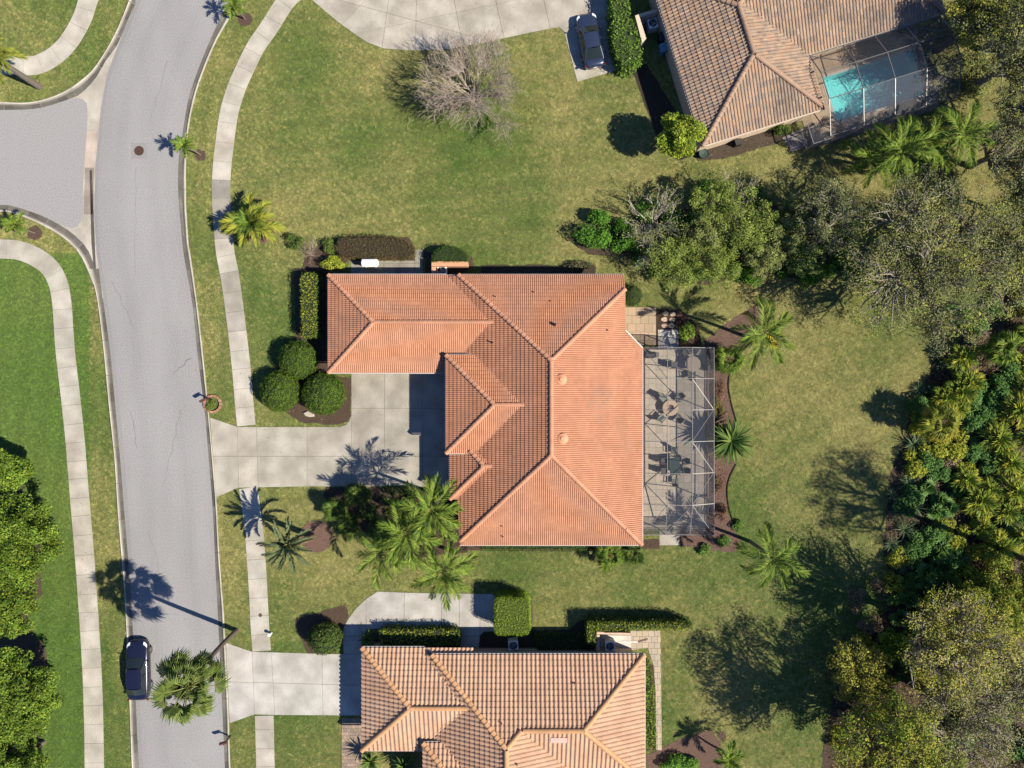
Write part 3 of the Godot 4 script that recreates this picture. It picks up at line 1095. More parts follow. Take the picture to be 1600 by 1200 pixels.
func car(label: String, p: Vector3, turn: float, paint: Material, L: float, W: float, roof_front: float, roof_back: float, tail: float) -> Node3D:
	# front points towards -z; z runs from -L/2 to L/2
	var o := thing("parked_car", label, "car", p, turn)
	var hw := W * 0.5
	# stations: z fraction, half width, top height, bottom height, crown of the top
	var st := [[-0.5, 0.52, 0.50, 0.34, 0.02], [-0.485, 0.70, 0.62, 0.24, 0.03], [-0.45, 0.86, 0.70, 0.20, 0.05], [-0.38, 0.96, 0.78, 0.19, 0.06], [-0.28, 0.99, 0.86, 0.19, 0.06], [-0.20, 1.0, 0.92, 0.19, 0.05],
		[-0.05, 1.0, 0.94, 0.19, 0.02], [0.15, 1.0, 0.95, 0.19, 0.02], [0.30, 0.99, 0.97, 0.20, 0.03], [0.40, 0.95, tail, 0.22, 0.05], [0.455, 0.88, tail - 0.03, 0.26, 0.05], [0.485, 0.76, tail - 0.10, 0.32, 0.04], [0.5, 0.60, tail - 0.22, 0.38, 0.02]]
	var rows := []
	for s in st:
		var z: float = s[0] * L
		var w: float = s[1] * hw
		var r := []
		for e in [[-0.80, 0.0], [-0.95, 0.08], [-1.0, 0.28], [-1.0, 0.52], [-0.985, 0.75], [-0.93, 0.92], [-0.78, 1.0], [-0.4, 1.0], [0.0, 1.0], [0.4, 1.0], [0.78, 1.0], [0.93, 0.92], [0.985, 0.75], [1.0, 0.52], [1.0, 0.28], [0.95, 0.08], [0.80, 0.0]]:
			var y: float = lerpf(s[3], s[2], e[1]) + (s[4] * (1.0 - e[0] * e[0] * 1.5) if e[1] >= 1.0 else 0.0)
			r.append(Vector3(e[0] * w, y, z))
		rows.append(r)
	put(loft(rows, Vector3(0, 0.45, 0)), "body", paint, o)
	# roof panel with pillars, then the panes between
	var cowl := -0.215 * L
	var rf := roof_front * L
	var rb := roof_back * L
	var deck := 0.385 * L
	var rh := 1.44
	var rw := hw * 0.66
	var bw := hw * 0.88
	var rr := []
	for k in 9:
		var u := k / 8.0
		var z := lerpf(rf, rb, u)
		var r := []
		for b in 9:
			var x := lerpf(-1, 1, b / 8.0)
			r.append(Vector3(x * rw * (1.0 - 0.03 * sin(PI * u)), rh - 0.035 * (1 - sin(PI * clampf(u * 0.9 + 0.05, 0, 1))) - 0.055 * pow(absf(x), 3) - 0.01 * x * x, z))
		rr.append(r)
	put(loft(rr, Vector3(0, 0.6, 0), false), "roof", paint, o)
	var pane := func(called: String, a0: Vector3, a1: Vector3, b0: Vector3, b1: Vector3, bow: Vector3, m: Material) -> void:
		var g := []
		for u in 5:
			var r := []
			for v in 7:
				var q := a0.lerp(a1, v / 6.0).lerp(b0.lerp(b1, v / 6.0), u / 4.0)
				r.append(q + bow * sin(PI * v / 6.0))
			g.append(r)
		put(loft(g, Vector3(0, 0.7, 0), false), called, m, o)
	var yr := rh - 0.075
	pane.call("windscreen", Vector3(-bw * 0.97, 0.93, cowl), Vector3(bw * 0.97, 0.93, cowl), Vector3(-rw, yr, rf), Vector3(rw, yr, rf), Vector3(0, 0.03, -0.10), M.car_glass)
	pane.call("rear_window", Vector3(-bw * 0.92, 0.96, deck), Vector3(bw * 0.92, 0.96, deck), Vector3(-rw, yr, rb), Vector3(rw, yr, rb), Vector3(0, 0.03, 0.08), M.car_glass)
	for s in [-1.0, 1.0]:
		var zs := [cowl, lerpf(cowl, deck, 0.40), lerpf(cowl, deck, 0.72), deck]
		var zt := [rf, lerpf(rf, rb, 0.36), lerpf(rf, rb, 0.84), rb]
		for k in 3:
			pane.call("side_window", Vector3(s * bw * 0.985, 0.93, zs[k] + 0.03), Vector3(s * bw * 0.985, 0.94, zs[k + 1] - 0.03), Vector3(s * rw, yr, zt[k] + 0.03), Vector3(s * rw, yr, zt[k + 1] - 0.03), Vector3(s * 0.015, 0, 0), M.car_glass)
		var pil := Soup.new()
		for k in 4:
			pil.bar(Vector3(s * bw * 0.975, 0.92, zs[k]), Vector3(s * rw * 0.99, yr, zt[k]), 0.06, 0.05, Color.WHITE)
		pil.bar(Vector3(s * rw * 0.99, yr, zt[0]), Vector3(s * rw * 0.99, yr, zt[3]), 0.05, 0.045, Color.WHITE)
		put(pil, "pillar", paint, o)
		var ml := Soup.new()
		ml.box(Transform3D(Basis(Vector3.UP, s * 0.2), Vector3(s * (hw + 0.10), 0.97, cowl + 0.22)), Vector3(0.20, 0.13, 0.09), Color.WHITE)
		put(ml, "mirror", paint, o)
		var hl := []
		for u in 4:
			var r := []
			for v in 4:
				r.append(Vector3(s * hw * lerpf(0.60, 0.90, v / 3.0), 0.70 + 0.02 * u, -L * 0.5 + 0.12 + 0.16 * u / 3.0 * 1.6 + 0.26 * pow(v / 3.0, 2)))
			hl.append(r)
		put(loft(hl, Vector3(0, 0.2, 0), false), "headlight", M.lamp_clear, o)
		var tl := Soup.new()
		tl.box(Transform3D(Basis(Vector3.UP, s * -0.45), Vector3(s * hw * 0.80, tail - 0.16, L * 0.475)), Vector3(0.34, 0.15, 0.10), Color.WHITE)
		put(tl, "tail_light", M.lamp_red, o)
		var hd := Soup.new()
		hd.bar(Vector3(s * (hw + 0.005), 0.82, -0.02 * L), Vector3(s * (hw + 0.005), 0.82, 0.025 * L), 0.03, 0.03, Color.WHITE)
		hd.bar(Vector3(s * (hw + 0.005), 0.82, 0.20 * L), Vector3(s * (hw + 0.005), 0.82, 0.245 * L), 0.03, 0.03, Color.WHITE)
		put(hd, "door_handle", M.chrome, o)
		for z in [-0.31, 0.28]:
			var wh := Soup.new()
			var xf := Transform3D(Basis(Vector3(0, 0, 1), -s * PI / 2), Vector3(s * (hw - 0.20), 0.33, z * L))
			wh.lathe(Vector3.ZERO, [Vector2(0.2, 0.0), Vector2(0.32, 0.0), Vector2(0.33, 0.05), Vector2(0.33, 0.17), Vector2(0.31, 0.21), Vector2(0.22, 0.21)], 20, Color.WHITE)
			var w1 := put(wh, "wheel", M.rubber, o)
			w1.transform = xf
			var rm := Soup.new()
			rm.lathe(Vector3.ZERO, [Vector2(0.22, 0.20), Vector2(0.18, 0.17), Vector2(0.06, 0.19), Vector2(0.0, 0.19)], 10, Color.WHITE)
			put(rm, "rim", M.chrome, w1)
	var gr := Soup.new()
	gr.box(Transform3D(Basis(), Vector3(0, 0.46, -L * 0.5 + 0.01)), Vector3(W * 0.42, 0.12, 0.06), Color.WHITE)
	put(gr, "grille", M.black_plastic, o)
	var np := Soup.new()
	np.box(Transform3D(Basis(), Vector3(0, tail - 0.30, L * 0.5 + 0.005)), Vector3(0.32, 0.13, 0.02), Color.WHITE)
	put(np, "number_plate", M.lamp_clear, o)
	return o

func chair_proto(label: String, p: Vector3, turn: float, col: Color, seat_col: Color, group := "") -> Node3D:
	# faces -z
	var o := thing("patio_chair", label, "chair", p, turn, group)
	var s := Soup.new()
	s.box(Transform3D(Basis(Vector3(1, 0, 0), 0.06), Vector3(0, 0.43, 0)), Vector3(0.52, 0.06, 0.50), seat_col)
	put(s, "seat", M.paint, o)
	var b := Soup.new()
	b.box(Transform3D(Basis(Vector3(1, 0, 0), 0.28), Vector3(0, 0.72, 0.33)), Vector3(0.50, 0.55, 0.04), seat_col * 0.8)
	put(b, "backrest", M.paint, o)
	for x in [-0.27, 0.27]:
		for z in [-0.24, 0.26]:
			var l := Soup.new()
			l.bar(Vector3(x, 0, z), Vector3(x, 0.62, z * 0.95), 0.035, 0.035, col)
			put(l, "leg", M.paint, o)
		var a := Soup.new()
		a.bar(Vector3(x, 0.63, -0.27), Vector3(x, 0.65, 0.34), 0.05, 0.03, col)
		put(a, "armrest", M.paint, o)
	return o

func ac_unit(label: String, p: Vector3, turn: float) -> Node3D:
	var o := thing("air_conditioner", label, "air conditioner", p, turn)
	var b := Soup.new()
	var w := 0.84
	var grey := lin(0.42, 0.45, 0.47)
	for s in [-1.0, 1.0]:
		b.box(Transform3D(Basis(), Vector3(s * (w / 2 - 0.02), 0.42, 0)), Vector3(0.04, 0.8, w), grey)
		b.box(Transform3D(Basis(), Vector3(0, 0.42, s * (w / 2 - 0.02))), Vector3(w - 0.082, 0.8, 0.04), grey)
	b.box(Transform3D(Basis(), Vector3(0, 0.05, 0)), Vector3(w - 0.1, 0.05, w - 0.1), grey)
	put(b, "casing", M.paint, o)
	var t := Soup.new()
	# square top with a round opening
	for k in 24:
		var a0 := TAU * k / 24
		var a1 := TAU * (k + 1) / 24
		var ray := func(a: float) -> Vector3:
			var d := Vector3(cos(a), 0, sin(a))
			return d * (w * 0.5 / maxf(absf(d.x), absf(d.z))) + Vector3(0, 0.835, 0)
		t.quad(ray.call(a0), ray.call(a1), Vector3(cos(a1) * 0.35, 0.87, sin(a1) * 0.35), Vector3(cos(a0) * 0.35, 0.87, sin(a0) * 0.35), Vector3.UP, lin(0.6, 0.63, 0.66))
	put(t, "top_panel", M.paint, o)
	var g := Soup.new()
	for r in [0.12, 0.2, 0.28, 0.34]:
		var ring := []
		for k in 17:
			ring.append(Vector3(cos(TAU * k / 16) * r, 0.875, sin(TAU * k / 16) * r))
		var rad := []
		rad.resize(17)
		rad.fill(0.006)
		g.tube(ring, rad, 4, lin(0.1, 0.1, 0.1), false)
	for k in 6:
		var a := TAU * k / 6
		g.bar(Vector3(cos(a) * 0.1, 0.875, sin(a) * 0.1), Vector3(cos(a) * 0.35, 0.875, sin(a) * 0.35), 0.012, 0.012, lin(0.1, 0.1, 0.1))
	put(g, "fan_grille", M.paint, o)
	for k in 3:
		var f := Soup.new()
		f.box(Transform3D(Basis(Vector3.UP, TAU * k / 3) * Basis(Vector3(1, 0, 0), 0.35), Vector3(cos(TAU * k / 3) * 0.18, 0.74, -sin(TAU * k / 3) * 0.18)), Vector3(0.26, 0.01, 0.16), lin(0.3, 0.33, 0.36))
		put(f, "fan_blade", M.paint, o)
	return o

func cage(o: Node3D, bars: Array, panes: Array, col: Color, w := 0.055) -> void:
	for b in bars:
		var s := Soup.new()
		s.bar(b[0], b[1], b[2] if b.size() > 2 else w, b[3] if b.size() > 3 else w * 1.6, col)
		put(s, "frame_bar", M.aluminium, o)
	for p in panes:
		var s := Soup.new()
		for k in range(1, p[0].size() - 1):
			s.tri(p[0][0], p[0][k], p[0][k + 1], Vector3.UP, Color.WHITE)
		put(s, "screen_panel", M[p[1]], o)

# ------------------------------------------------------------------ ground
func turf_color(p: Vector2) -> Color:
	# the lawns' own colour: lush, olive and straw patches; photo pixels give where each lawn lies
	var px := p.x * PPM + 800.0
	var py := p.y * PPM + 600.0
	var a := n_big.get_noise_2d(p.x, p.y) * 0.5 + 0.5
	var b := n_mid.get_noise_2d(p.x, p.y) * 0.5 + 0.5
	var f := n_fine.get_noise_2d(p.x, p.y) * 0.5 + 0.5
	var lush := lin(0.072, 0.124, 0.026)
	var olive := lin(0.122, 0.152, 0.043)
	var straw := lin(0.285, 0.25, 0.105)
	var dry := 0.30
	var green := 0.0
	if px < 140 and py > 395:
		green = 0.85
		dry = 0.0
		if px > 85: dry = 0.12
	elif px < 210 and py < 170:
		dry = 0.50
	elif px < 430 and px > 180:
		dry = 0.22
	elif py > 1000 and px < 560:
		green = 0.25
		dry = 0.15
	elif px > 1000 and py > 480:
		dry = 0.42
		if py > 900: green = 0.45
	elif py > 850:
		dry = 0.34
	elif py < 400 and px > 860:
		dry = 0.42
	elif py < 300:
		dry = 0.22
		green = 0.12
	if px > 1180 and py < 460:
		dry = 0.62
	var c := olive.lerp(lush, clampf(green + 0.1 + (a - 0.5) * 2.4 + (b - 0.5) * 1.4, 0, 1))
	var s := clampf(dry + (b - 0.5) * 0.8 + (f - 0.5) * 1.9 - (a - 0.5) * 1.7, 0, 1)
	if green > 0.6: s *= 0.35
	c = c.lerp(straw, s * 0.8)
	if green > 0.6: c = c.lerp(lin(0.082, 0.15, 0.028), 0.6)
	# mower passes: the blades lie one way, then the other
	var along := p.y + 0.12 * p.x + 2.5 * a
	if px < 430: along = p.x + 0.1 * p.y
	elif px > 1000: along = p.x * 0.5 + p.y * 0.86
	var pass_tone := smoothstep(-0.3, 0.3, sin(along * TAU / 1.9)) - 0.5
	# thin bare spots
	if b < 0.17 and f < 0.45 and green < 0.6: c = c.lerp(lin(0.24, 0.19, 0.125), 0.5)
	return c * (1.10 + 0.25 * f) * (1.0 + 0.09 * pass_tone)

func build_ground(hole: PackedVector2Array) -> void:
	var sp := Soup.new()
	var x0 := -46.0
	var z0 := -35.0
	var st := 0.4
	var nx := 230
	var nz := 175
	for zi in nz + 1:
		for xi in nx + 1:
			var p := Vector2(x0 + xi * st, z0 + zi * st)
			sp.v.append(Vector3(p.x, 0, p.y))
			sp.n.append(Vector3.UP)
			sp.c.append(turf_color(p) * 0.82)
	for zi in nz:
		for xi in nx:
			var c := Vector2(x0 + (xi + 0.5) * st, z0 + (zi + 0.5) * st)
			if Geometry2D.is_point_in_polygon(c, hole):
				continue
			var a := zi * (nx + 1) + xi
			sp.i.append_array(PackedInt32Array([a, a + 1, a + nx + 2, a, a + nx + 2, a + nx + 1]))
	var x1 := x0 + nx * st
	var z1 := z0 + nz * st
	var B := 300.0
	for r in [[-B, -B, B, z0], [-B, z1, B, B], [-B, z0, x0, z1], [x1, z0, B, z1]]:
		sp.quad(Vector3(r[0], 0, r[1]), Vector3(r[2], 0, r[1]), Vector3(r[2], 0, r[3]), Vector3(r[0], 0, r[3]), Vector3.UP, lin(0.13, 0.145, 0.042))
	struct(sp, "ground", M.turf)

func build_grass(count: int) -> void:
	# raster of what is paved, then tufts everywhere else
	var cell := 0.2
	var nx := 460
	var nz := 350
	var x0 := -46.0
	var z0 := -35.0
	var grid := PackedByteArray()
	grid.resize(nx * nz)
	for p in hard:
		var lo := Vector2(1e9, 1e9)
		var hi := -lo
		for q in p:
			lo = lo.min(q)
			hi = hi.max(q)
		for zi in range(maxi(0, int((lo.y - z0) / cell)), mini(nz, int((hi.y - z0) / cell) + 1)):
			for xi in range(maxi(0, int((lo.x - x0) / cell)), mini(nx, int((hi.x - x0) / cell) + 1)):
				if grid[zi * nx + xi] == 0 and Geometry2D.is_point_in_polygon(Vector2(x0 + (xi + 0.5) * cell, z0 + (zi + 0.5) * cell), p):
					grid[zi * nx + xi] = 1
	var tuft := Soup.new()
	for k in 9:
		var a := R(0, TAU)
		var o := Vector3(R(-0.09, 0.09), 0, R(-0.09, 0.09))
		var d := Vector3(cos(a), R(0.25, 0.9), sin(a)).normalized()
		var s := Vector3(-sin(a), 0, cos(a)) * 0.013
		var L := R(0.06, 0.11)
		var t := R(0.8, 1.2)
		tuft.tri(o - s, o + s, o + d * L, Vector3.UP, Color(t, t, t))
	var buf := PackedFloat32Array()
	buf.resize(count * 16)
	var k := 0
	var tries := 0
	while k < count and tries < count * 4:
		tries += 1
		var p := Vector2(R(-45.5, 45.5), R(-34.5, 34.5))
		if grid[int((p.y - z0) / cell) * nx + int((p.x - x0) / cell)] == 1:
			continue
		var a := R(0, TAU)
		var s := R(0.7, 1.3)
		var c := turf_color(p) * R(0.6, 1.55)
		var w := k * 16
		buf[w] = cos(a) * s; buf[w + 2] = sin(a) * s; buf[w + 3] = p.x
		buf[w + 5] = s * R(0.7, 1.3); buf[w + 7] = -0.005
		buf[w + 8] = -sin(a) * s; buf[w + 10] = cos(a) * s; buf[w + 11] = p.y
		buf[w + 12] = c.r; buf[w + 13] = c.g; buf[w + 14] = c.b; buf[w + 15] = 1.0
		k += 1
	var mm := MultiMesh.new()
	mm.transform_format = MultiMesh.TRANSFORM_3D
	mm.use_colors = true
	mm.mesh = tuft.mesh()
	mm.instance_count = k
	mm.buffer = buf.slice(0, k * 16)
	var o := MultiMeshInstance3D.new()
	o.name = "grass"
	o.multimesh = mm
	o.material_override = M.leaf
	add_child(o, true)
	tag(o, "short olive and straw coloured grass blades covering every lawn", "grass")
	stuff(o)

# ------------------------------------------------------------------ build
func _ready() -> void:
	rng.seed = 20240611
	for q in [[n_big, 0.055, 5], [n_mid, 0.33, 6], [n_fine, 2.4, 7]]:
		q[0].seed = q[2]
		q[0].frequency = q[1]
		q[0].fractal_octaves = 3
	var cam := Camera3D.new()
	cam.name = "camera"
	add_child(cam)
	cam.position = Vector3(0, ALT, 0)
	cam.rotation_degrees = Vector3(-90, 0, 0)
	cam.fov = rad_to_deg(2.0 * atan(600.0 / PPM / ALT))
	cam.far = 900.0
	cam.current = true
	var env := Environment.new()
	env.background_mode = Environment.BG_SKY
	var sky := ProceduralSkyMaterial.new()
	sky.sky_top_color = Color(0.30, 0.44, 0.68)
	sky.sky_horizon_color = Color(0.66, 0.74, 0.82)
	sky.sky_curve = 0.12
	sky.ground_bottom_color = Color(0.3, 0.32, 0.25)
	sky.ground_horizon_color = Color(0.6, 0.68, 0.75)
	sky.sky_energy_multiplier = 0.76
	env.sky = Sky.new()
	env.sky.sky_material = sky
	env.tonemap_mode = Environment.TONE_MAPPER_LINEAR
	env.tonemap_exposure = 2.02
	env.sdfgi_enabled = true
	env.ssao_enabled = true
	env.ssil_enabled = true
	var we := WorldEnvironment.new()
	we.name = "environment"
	we.environment = env
	add_child(we)
	var sun := DirectionalLight3D.new()
	sun.name = "sun"
	sun.light_energy = 1.6
	sun.light_color = Color(1.0, 0.95, 0.865)
	sun.light_angular_distance = 0.5
	sun.shadow_enabled = true
	add_child(sun)
	var el := deg_to_rad(44.3)
	sun.look_at_from_position(Vector3.ZERO, Vector3(-0.928 * cos(el), -sin(el), -0.371 * cos(el)))
	make_materials()
	build_streets()
	build_driveways()
	build_main_house()
	build_south_house()
	build_north_house()
	build_pool_cages()
	build_patio()
	build_beds()
	build_small_things()
	build_vehicles()
	build_hedges()
	build_palms()
	build_trees()
	build_undergrowth()
	var hole := PackedVector2Array()
	for q in [[12.4, -1.0], [21.3, -1.0], [21.3, 3.6], [12.4, 3.6]]:
		hole.append(ab(q[0], q[1]))
	build_ground(hole)
	build_grass(GRASS)

const GRASS := 230000

func build_streets() -> void:
	var asph := lin(0.250, 0.252, 0.262)
	var cc := lin(0.38, 0.365, 0.328)
	# main road between its two gutters
	var left := [222, -70, 213, 0, 202, 27, 185, 70, 167, 117, 157, 167, 152, 217, 148, 263, 146, 333, 150, 397, 161, 467, 171, 540, 180, 633, 188, 720, 194, 797, 200, 870, 207, 973, 212, 1093, 217, 1200, 221, 1270]
	var right := [382, -60, 362, 0, 347, 23, 325, 72, 305, 123, 294, 160, 286, 207, 280, 247, 279, 300, 283, 353, 288, 400, 300, 467, 310, 560, 320, 640, 328, 733, 333, 797, 337, 883, 342, 980, 346, 1067, 349, 1133, 352, 1200, 355, 1270]
	strip_road(left, right, 0.010, asph, "road", M.asphalt)
	# side street and the concrete pan that crosses its mouth
	var pan := pts([-60, 330, -60, 160, 0, 161, 43, 162, 80, 153, 113, 137, 143, 113, 170, 73, 187, 40, 203, 0, 222, -60, 232, -60, 213, 0, 202, 27, 185, 70, 167, 117, 158, 167, 153, 217, 149, 263, 147, 333, 151, 397, 162, 467, 153, 462, 146, 430, 128, 398, 100, 370, 67, 350, 40, 340, 20, 332, 0, 330])
	var psp := Soup.new()
	psp.prism(pan, -0.06, 0.014, cc * 0.93)
	hard.append(pan)
	var pn := struct(psp, "valley_gutter", M.concrete)
	for q in [[[133, 262, 147, 262, 146, 335, 131, 335], lin(0.24, 0.215, 0.19)], [[140, 266, 144, 266, 150, 420, 155, 462, 151, 462, 143, 380], lin(0.07, 0.062, 0.055)], [[133, 205, 150, 205, 148, 262, 133, 262], lin(0.42, 0.36, 0.32)], [[150, 130, 160, 115, 153, 165, 146, 170], lin(0.36, 0.34, 0.31)]]:
		var s := Soup.new()
		s.prism(pts(q[0]), 0.018, 0.018, q[1])
		put(s, "stain", M.concrete, pn)
	var side := pts([-60, 172, 0, 172, 57, 170, 100, 158, 120, 153, 130, 155, 136, 162, 137, 180, 136, 210, 132, 250, 130, 300, 130, 333, 127, 345, 121, 354, 113, 357, 97, 352, 75, 342, 50, 330, 20, 322, 0, 321, -60, 320])
	var ss := Soup.new()
	ss.prism(side, 0.0, 0.022, asph * 1.02)
	struct(ss, "side_road", M.asphalt)
	# kerbs
	kerb("kerb_of_main_road", [347, 23, 325, 72, 305, 123, 294, 160, 286, 207, 280, 247, 279, 300, 283, 353, 288, 400, 300, 467, 310, 560, 320, 640, 328, 733, 333, 797, 337, 883, 342, 980, 346, 1067, 349, 1133, 352, 1200, 355, 1260],
		[360, 27, 337, 67, 314, 123, 303, 160, 295, 200, 291, 253, 291, 317, 295, 383, 298, 400, 306, 457, 316, 540, 324, 620, 332, 705, 338, 777, 343, 870, 350, 960, 353, 1020, 357, 1100, 360, 1200, 363, 1260], 3.05, cc)
	kerb("kerb_of_main_road", [155, 420, 161, 467, 171, 540, 180, 633, 188, 720, 194, 797, 200, 870, 207, 973, 212, 1093, 217, 1200, 221, 1260], [140, 420, 152, 463, 162, 540, 171, 633, 180, 720, 185, 800, 192, 883, 198, 973, 203, 1093, 207, 1200, 211, 1260], 3.05, cc)
	kerb("kerb_of_side_road", [-50, 172, 0, 172, 57, 170, 100, 158, 126, 147, 150, 122, 165, 96, 185, 68, 202, 27, 213, 0, 228, -50], [-50, 160, 0, 160, 43, 161, 80, 153, 113, 137, 143, 113, 158, 93, 172, 70, 187, 40, 203, 0, 219, -50], 3.05, cc * 1.08)
	kerb("kerb_of_side_road", [-50, 320, 0, 320, 20, 322, 50, 331, 80, 344, 110, 362, 134, 385, 146, 410, 155, 440], [-50, 331, 0, 331, 20, 333, 45, 342, 67, 352, 95, 368, 120, 390, 135, 415, 147, 445], 3.05, cc * 1.08)
	# sidewalks
	for w in [[[172, -60, 148, -22, 138, 0, 129, 28, 110, 62, 90, 84, 67, 98, 47, 103, 0, 101, -50, 98], 1.68, [], 1.06], [[-50, 388, 0, 389, 28, 391, 53, 400, 76, 416, 90, 440, 97, 475, 102, 547, 110, 617, 117, 683, 125, 782, 132, 866, 138, 950, 144, 1050, 147, 1150, 148, 1250], 1.68, [], 0.94],
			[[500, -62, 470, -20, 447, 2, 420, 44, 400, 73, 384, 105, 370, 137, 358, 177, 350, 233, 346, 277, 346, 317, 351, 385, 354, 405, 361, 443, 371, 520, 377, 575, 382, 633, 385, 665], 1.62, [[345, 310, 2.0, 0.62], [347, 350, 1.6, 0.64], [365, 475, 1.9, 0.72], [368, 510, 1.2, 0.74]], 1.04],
			[[388, 762, 392, 790, 397, 830, 403, 915, 406, 975, 409, 1017], 1.62, [], 0.97], [[413, 1118, 415, 1200, 418, 1250], 1.62, [], 0.95]]:
		var o := Node3D.new()
		o.name = numbered("sidewalk")
		o.set_meta("kind", "structure")
		add_child(o, true)
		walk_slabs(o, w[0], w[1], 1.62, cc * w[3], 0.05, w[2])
	# manhole with its square patch
	var mh := thing("manhole_cover", "round rusty iron manhole cover in a square asphalt patch", "manhole cover", at(218, 236))
	var s := Soup.new()
	s.lathe(Vector3.ZERO, [Vector2(0.42, 0.0), Vector2(0.42, 0.086), Vector2(0.36, 0.09), Vector2(0.34, 0.082), Vector2(0.16, 0.088), Vector2(0, 0.09)], 24, lin(0.085, 0.045, 0.032))
	put(s, "lid", M.bark, mh)
	var pt := Soup.new()
	pt.prism(PackedVector2Array([Vector2(-0.68, -0.68), Vector2(0.66, -0.66), Vector2(0.7, 0.68), Vector2(-0.66, 0.7)]), 0.0, 0.076, asph * 0.9)
	put(pt, "patch", M.asphalt, mh)

func slab_struct(called: String, polys: Array, cuts: Array, col: Color, tone := 0.04, y1 := 0.03, special := {}) -> Node3D:
	var o := Node3D.new()
	o.name = numbered(called)
	o.set_meta("kind", "structure")
	add_child(o, true)
	var ps := polys
	for c in cuts:
		ps = cut(ps, g2(c[0], c[1]), g2(c[2], c[3]))
	slabs(o, ps, "slab", -0.06, y1, col, tone, 0.012, M.concrete, special)
	return o

func build_driveways() -> void:
	var cc := lin(0.325, 0.310, 0.275)
	slab_struct("driveway", [pts([328, 652, 371, 667, 372, 713, 373, 762, 338, 777, 333, 713])], [[320, 713, 380, 713]], cc * 1.05)
	slab_struct("driveway", [pts([371, 667, 480, 667, 480, 760, 373, 762])], [[360, 713, 500, 713], [400, 640, 404, 780]], cc * 1.03)
	slab_struct("driveway", [pts([480, 667, 530, 667, 540, 664, 546, 658, 549, 648, 549, 760, 480, 760])], [[470, 713, 560, 713]], cc * 0.93)
	slab_struct("driveway", [pts([549, 572, 714, 572, 714, 760, 549, 760])], [[540, 638, 670, 638], [540, 713, 720, 713], [601, 560, 601, 770], [660, 560, 660, 770]], cc * 0.88)
	# neighbour's fan shaped drive at the top
	slab_struct("driveway", [pts([478, -70, 487, 0, 505, 15, 530, 36, 555, 54, 575, 67, 600, 76, 645, 79, 700, 77, 760, 66, 820, 53, 865, 44, 874, 43, 881, 49, 892, 90, 902, 128, 972, 108, 948, 0, 935, -70])],
		[[500, 75, 590, -20], [595, 90, 610, -20], [649, 90, 651, -20], [726, 90, 706, -20], [790, 70, 770, -20], [863, 60, 845, -20], [880, 46, 960, 22], [650, 33, 420, -30], [650, 33, 900, -20]], cc * 1.02, 0.05)
	# south neighbour
	slab_struct("driveway", [pts([353, 1004, 394, 1018, 398, 1116, 359, 1130])], [[340, 1064, 400, 1067]], lin(0.365, 0.36, 0.345) * 1.05)
	slab_struct("driveway", [pts([394, 1018, 528, 1022, 574, 1022, 574, 1118, 430, 1117, 398, 1116])], [[390, 1066, 580, 1071], [423, 1000, 430, 1130], [503, 1000, 505, 1130]], lin(0.365, 0.36, 0.345))
	slab_struct("walkway", [pts([537, 1022, 535, 990, 538, 978, 545, 966, 557, 950, 572, 936, 590, 924, 640, 926, 700, 927, 770, 928, 776, 934, 776, 986, 756, 987, 750, 993, 748, 1012, 719, 1012, 718, 990, 713, 985, 690, 983, 590, 982, 575, 983, 567, 990, 565, 1000, 565, 1022])],
		[[530, 994, 570, 994], [572, 900, 572, 984], [632, 900, 632, 984], [690, 900, 690, 984], [718, 900, 718, 984], [750, 900, 750, 984]], lin(0.365, 0.36, 0.345) * 0.95)
	# service strip north of the garage
	slab_struct("service_path", [pts([548, 407, 648, 407, 648, 390, 661, 390, 661, 434, 548, 434])], [[570, 400, 570, 440], [600, 400, 600, 440], [625, 400, 625, 440], [648, 380, 648, 440], [640, 412, 670, 412]], cc * 0.7, 0.12)
	slab_struct("step_pad", [pts([1028, 515, 1060, 515, 1060, 546, 1028, 546])], [], lin(0.40, 0.40, 0.38))
	slab_struct("step_pad", [pts([1030, 828, 1062, 828, 1062, 852, 1030, 852])], [], cc)
	# paver areas
	for q in [["paver_path", [985, 985, 1032, 985, 1033, 1060, 1034, 1172, 1025, 1172, 1024, 1080, 1021, 1040, 1012, 1012, 985, 1016], 0.52, [lin(0.40, 0.34, 0.27), lin(0.36, 0.31, 0.25), lin(0.42, 0.35, 0.26)]],
			["paver_path", [534, 1122, 566, 1122, 566, 1260, 534, 1260], 0.30, [lin(0.27, 0.21, 0.16), lin(0.33, 0.25, 0.19), lin(0.23, 0.18, 0.15)]],
			["paver_path", [968, 480, 1025, 480, 1025, 540, 968, 540], 0.72, [lin(0.38, 0.29, 0.20), lin(0.34, 0.26, 0.18), lin(0.40, 0.30, 0.21)]],
			["paver_path", [1222, 215, 1256, 200, 1264, 228, 1236, 238], 0.4, [lin(0.30, 0.28, 0.27), lin(0.26, 0.24, 0.24)]]]:
		var o := Node3D.new()
		o.name = numbered(q[0])
		o.set_meta("kind", "structure")
		add_child(o, true)
		var poly := pts(q[1])
		hard.append(poly)
		var base := Soup.new()
		base.prism(poly, 0.004, 0.004, lin(0.16, 0.13, 0.10))
		put(base, "bedding", M.mulch, o)
		paver_field(o, poly, poly[0], Vector2.RIGHT, q[2], q[2], 0.035, q[3], 0.018, true)

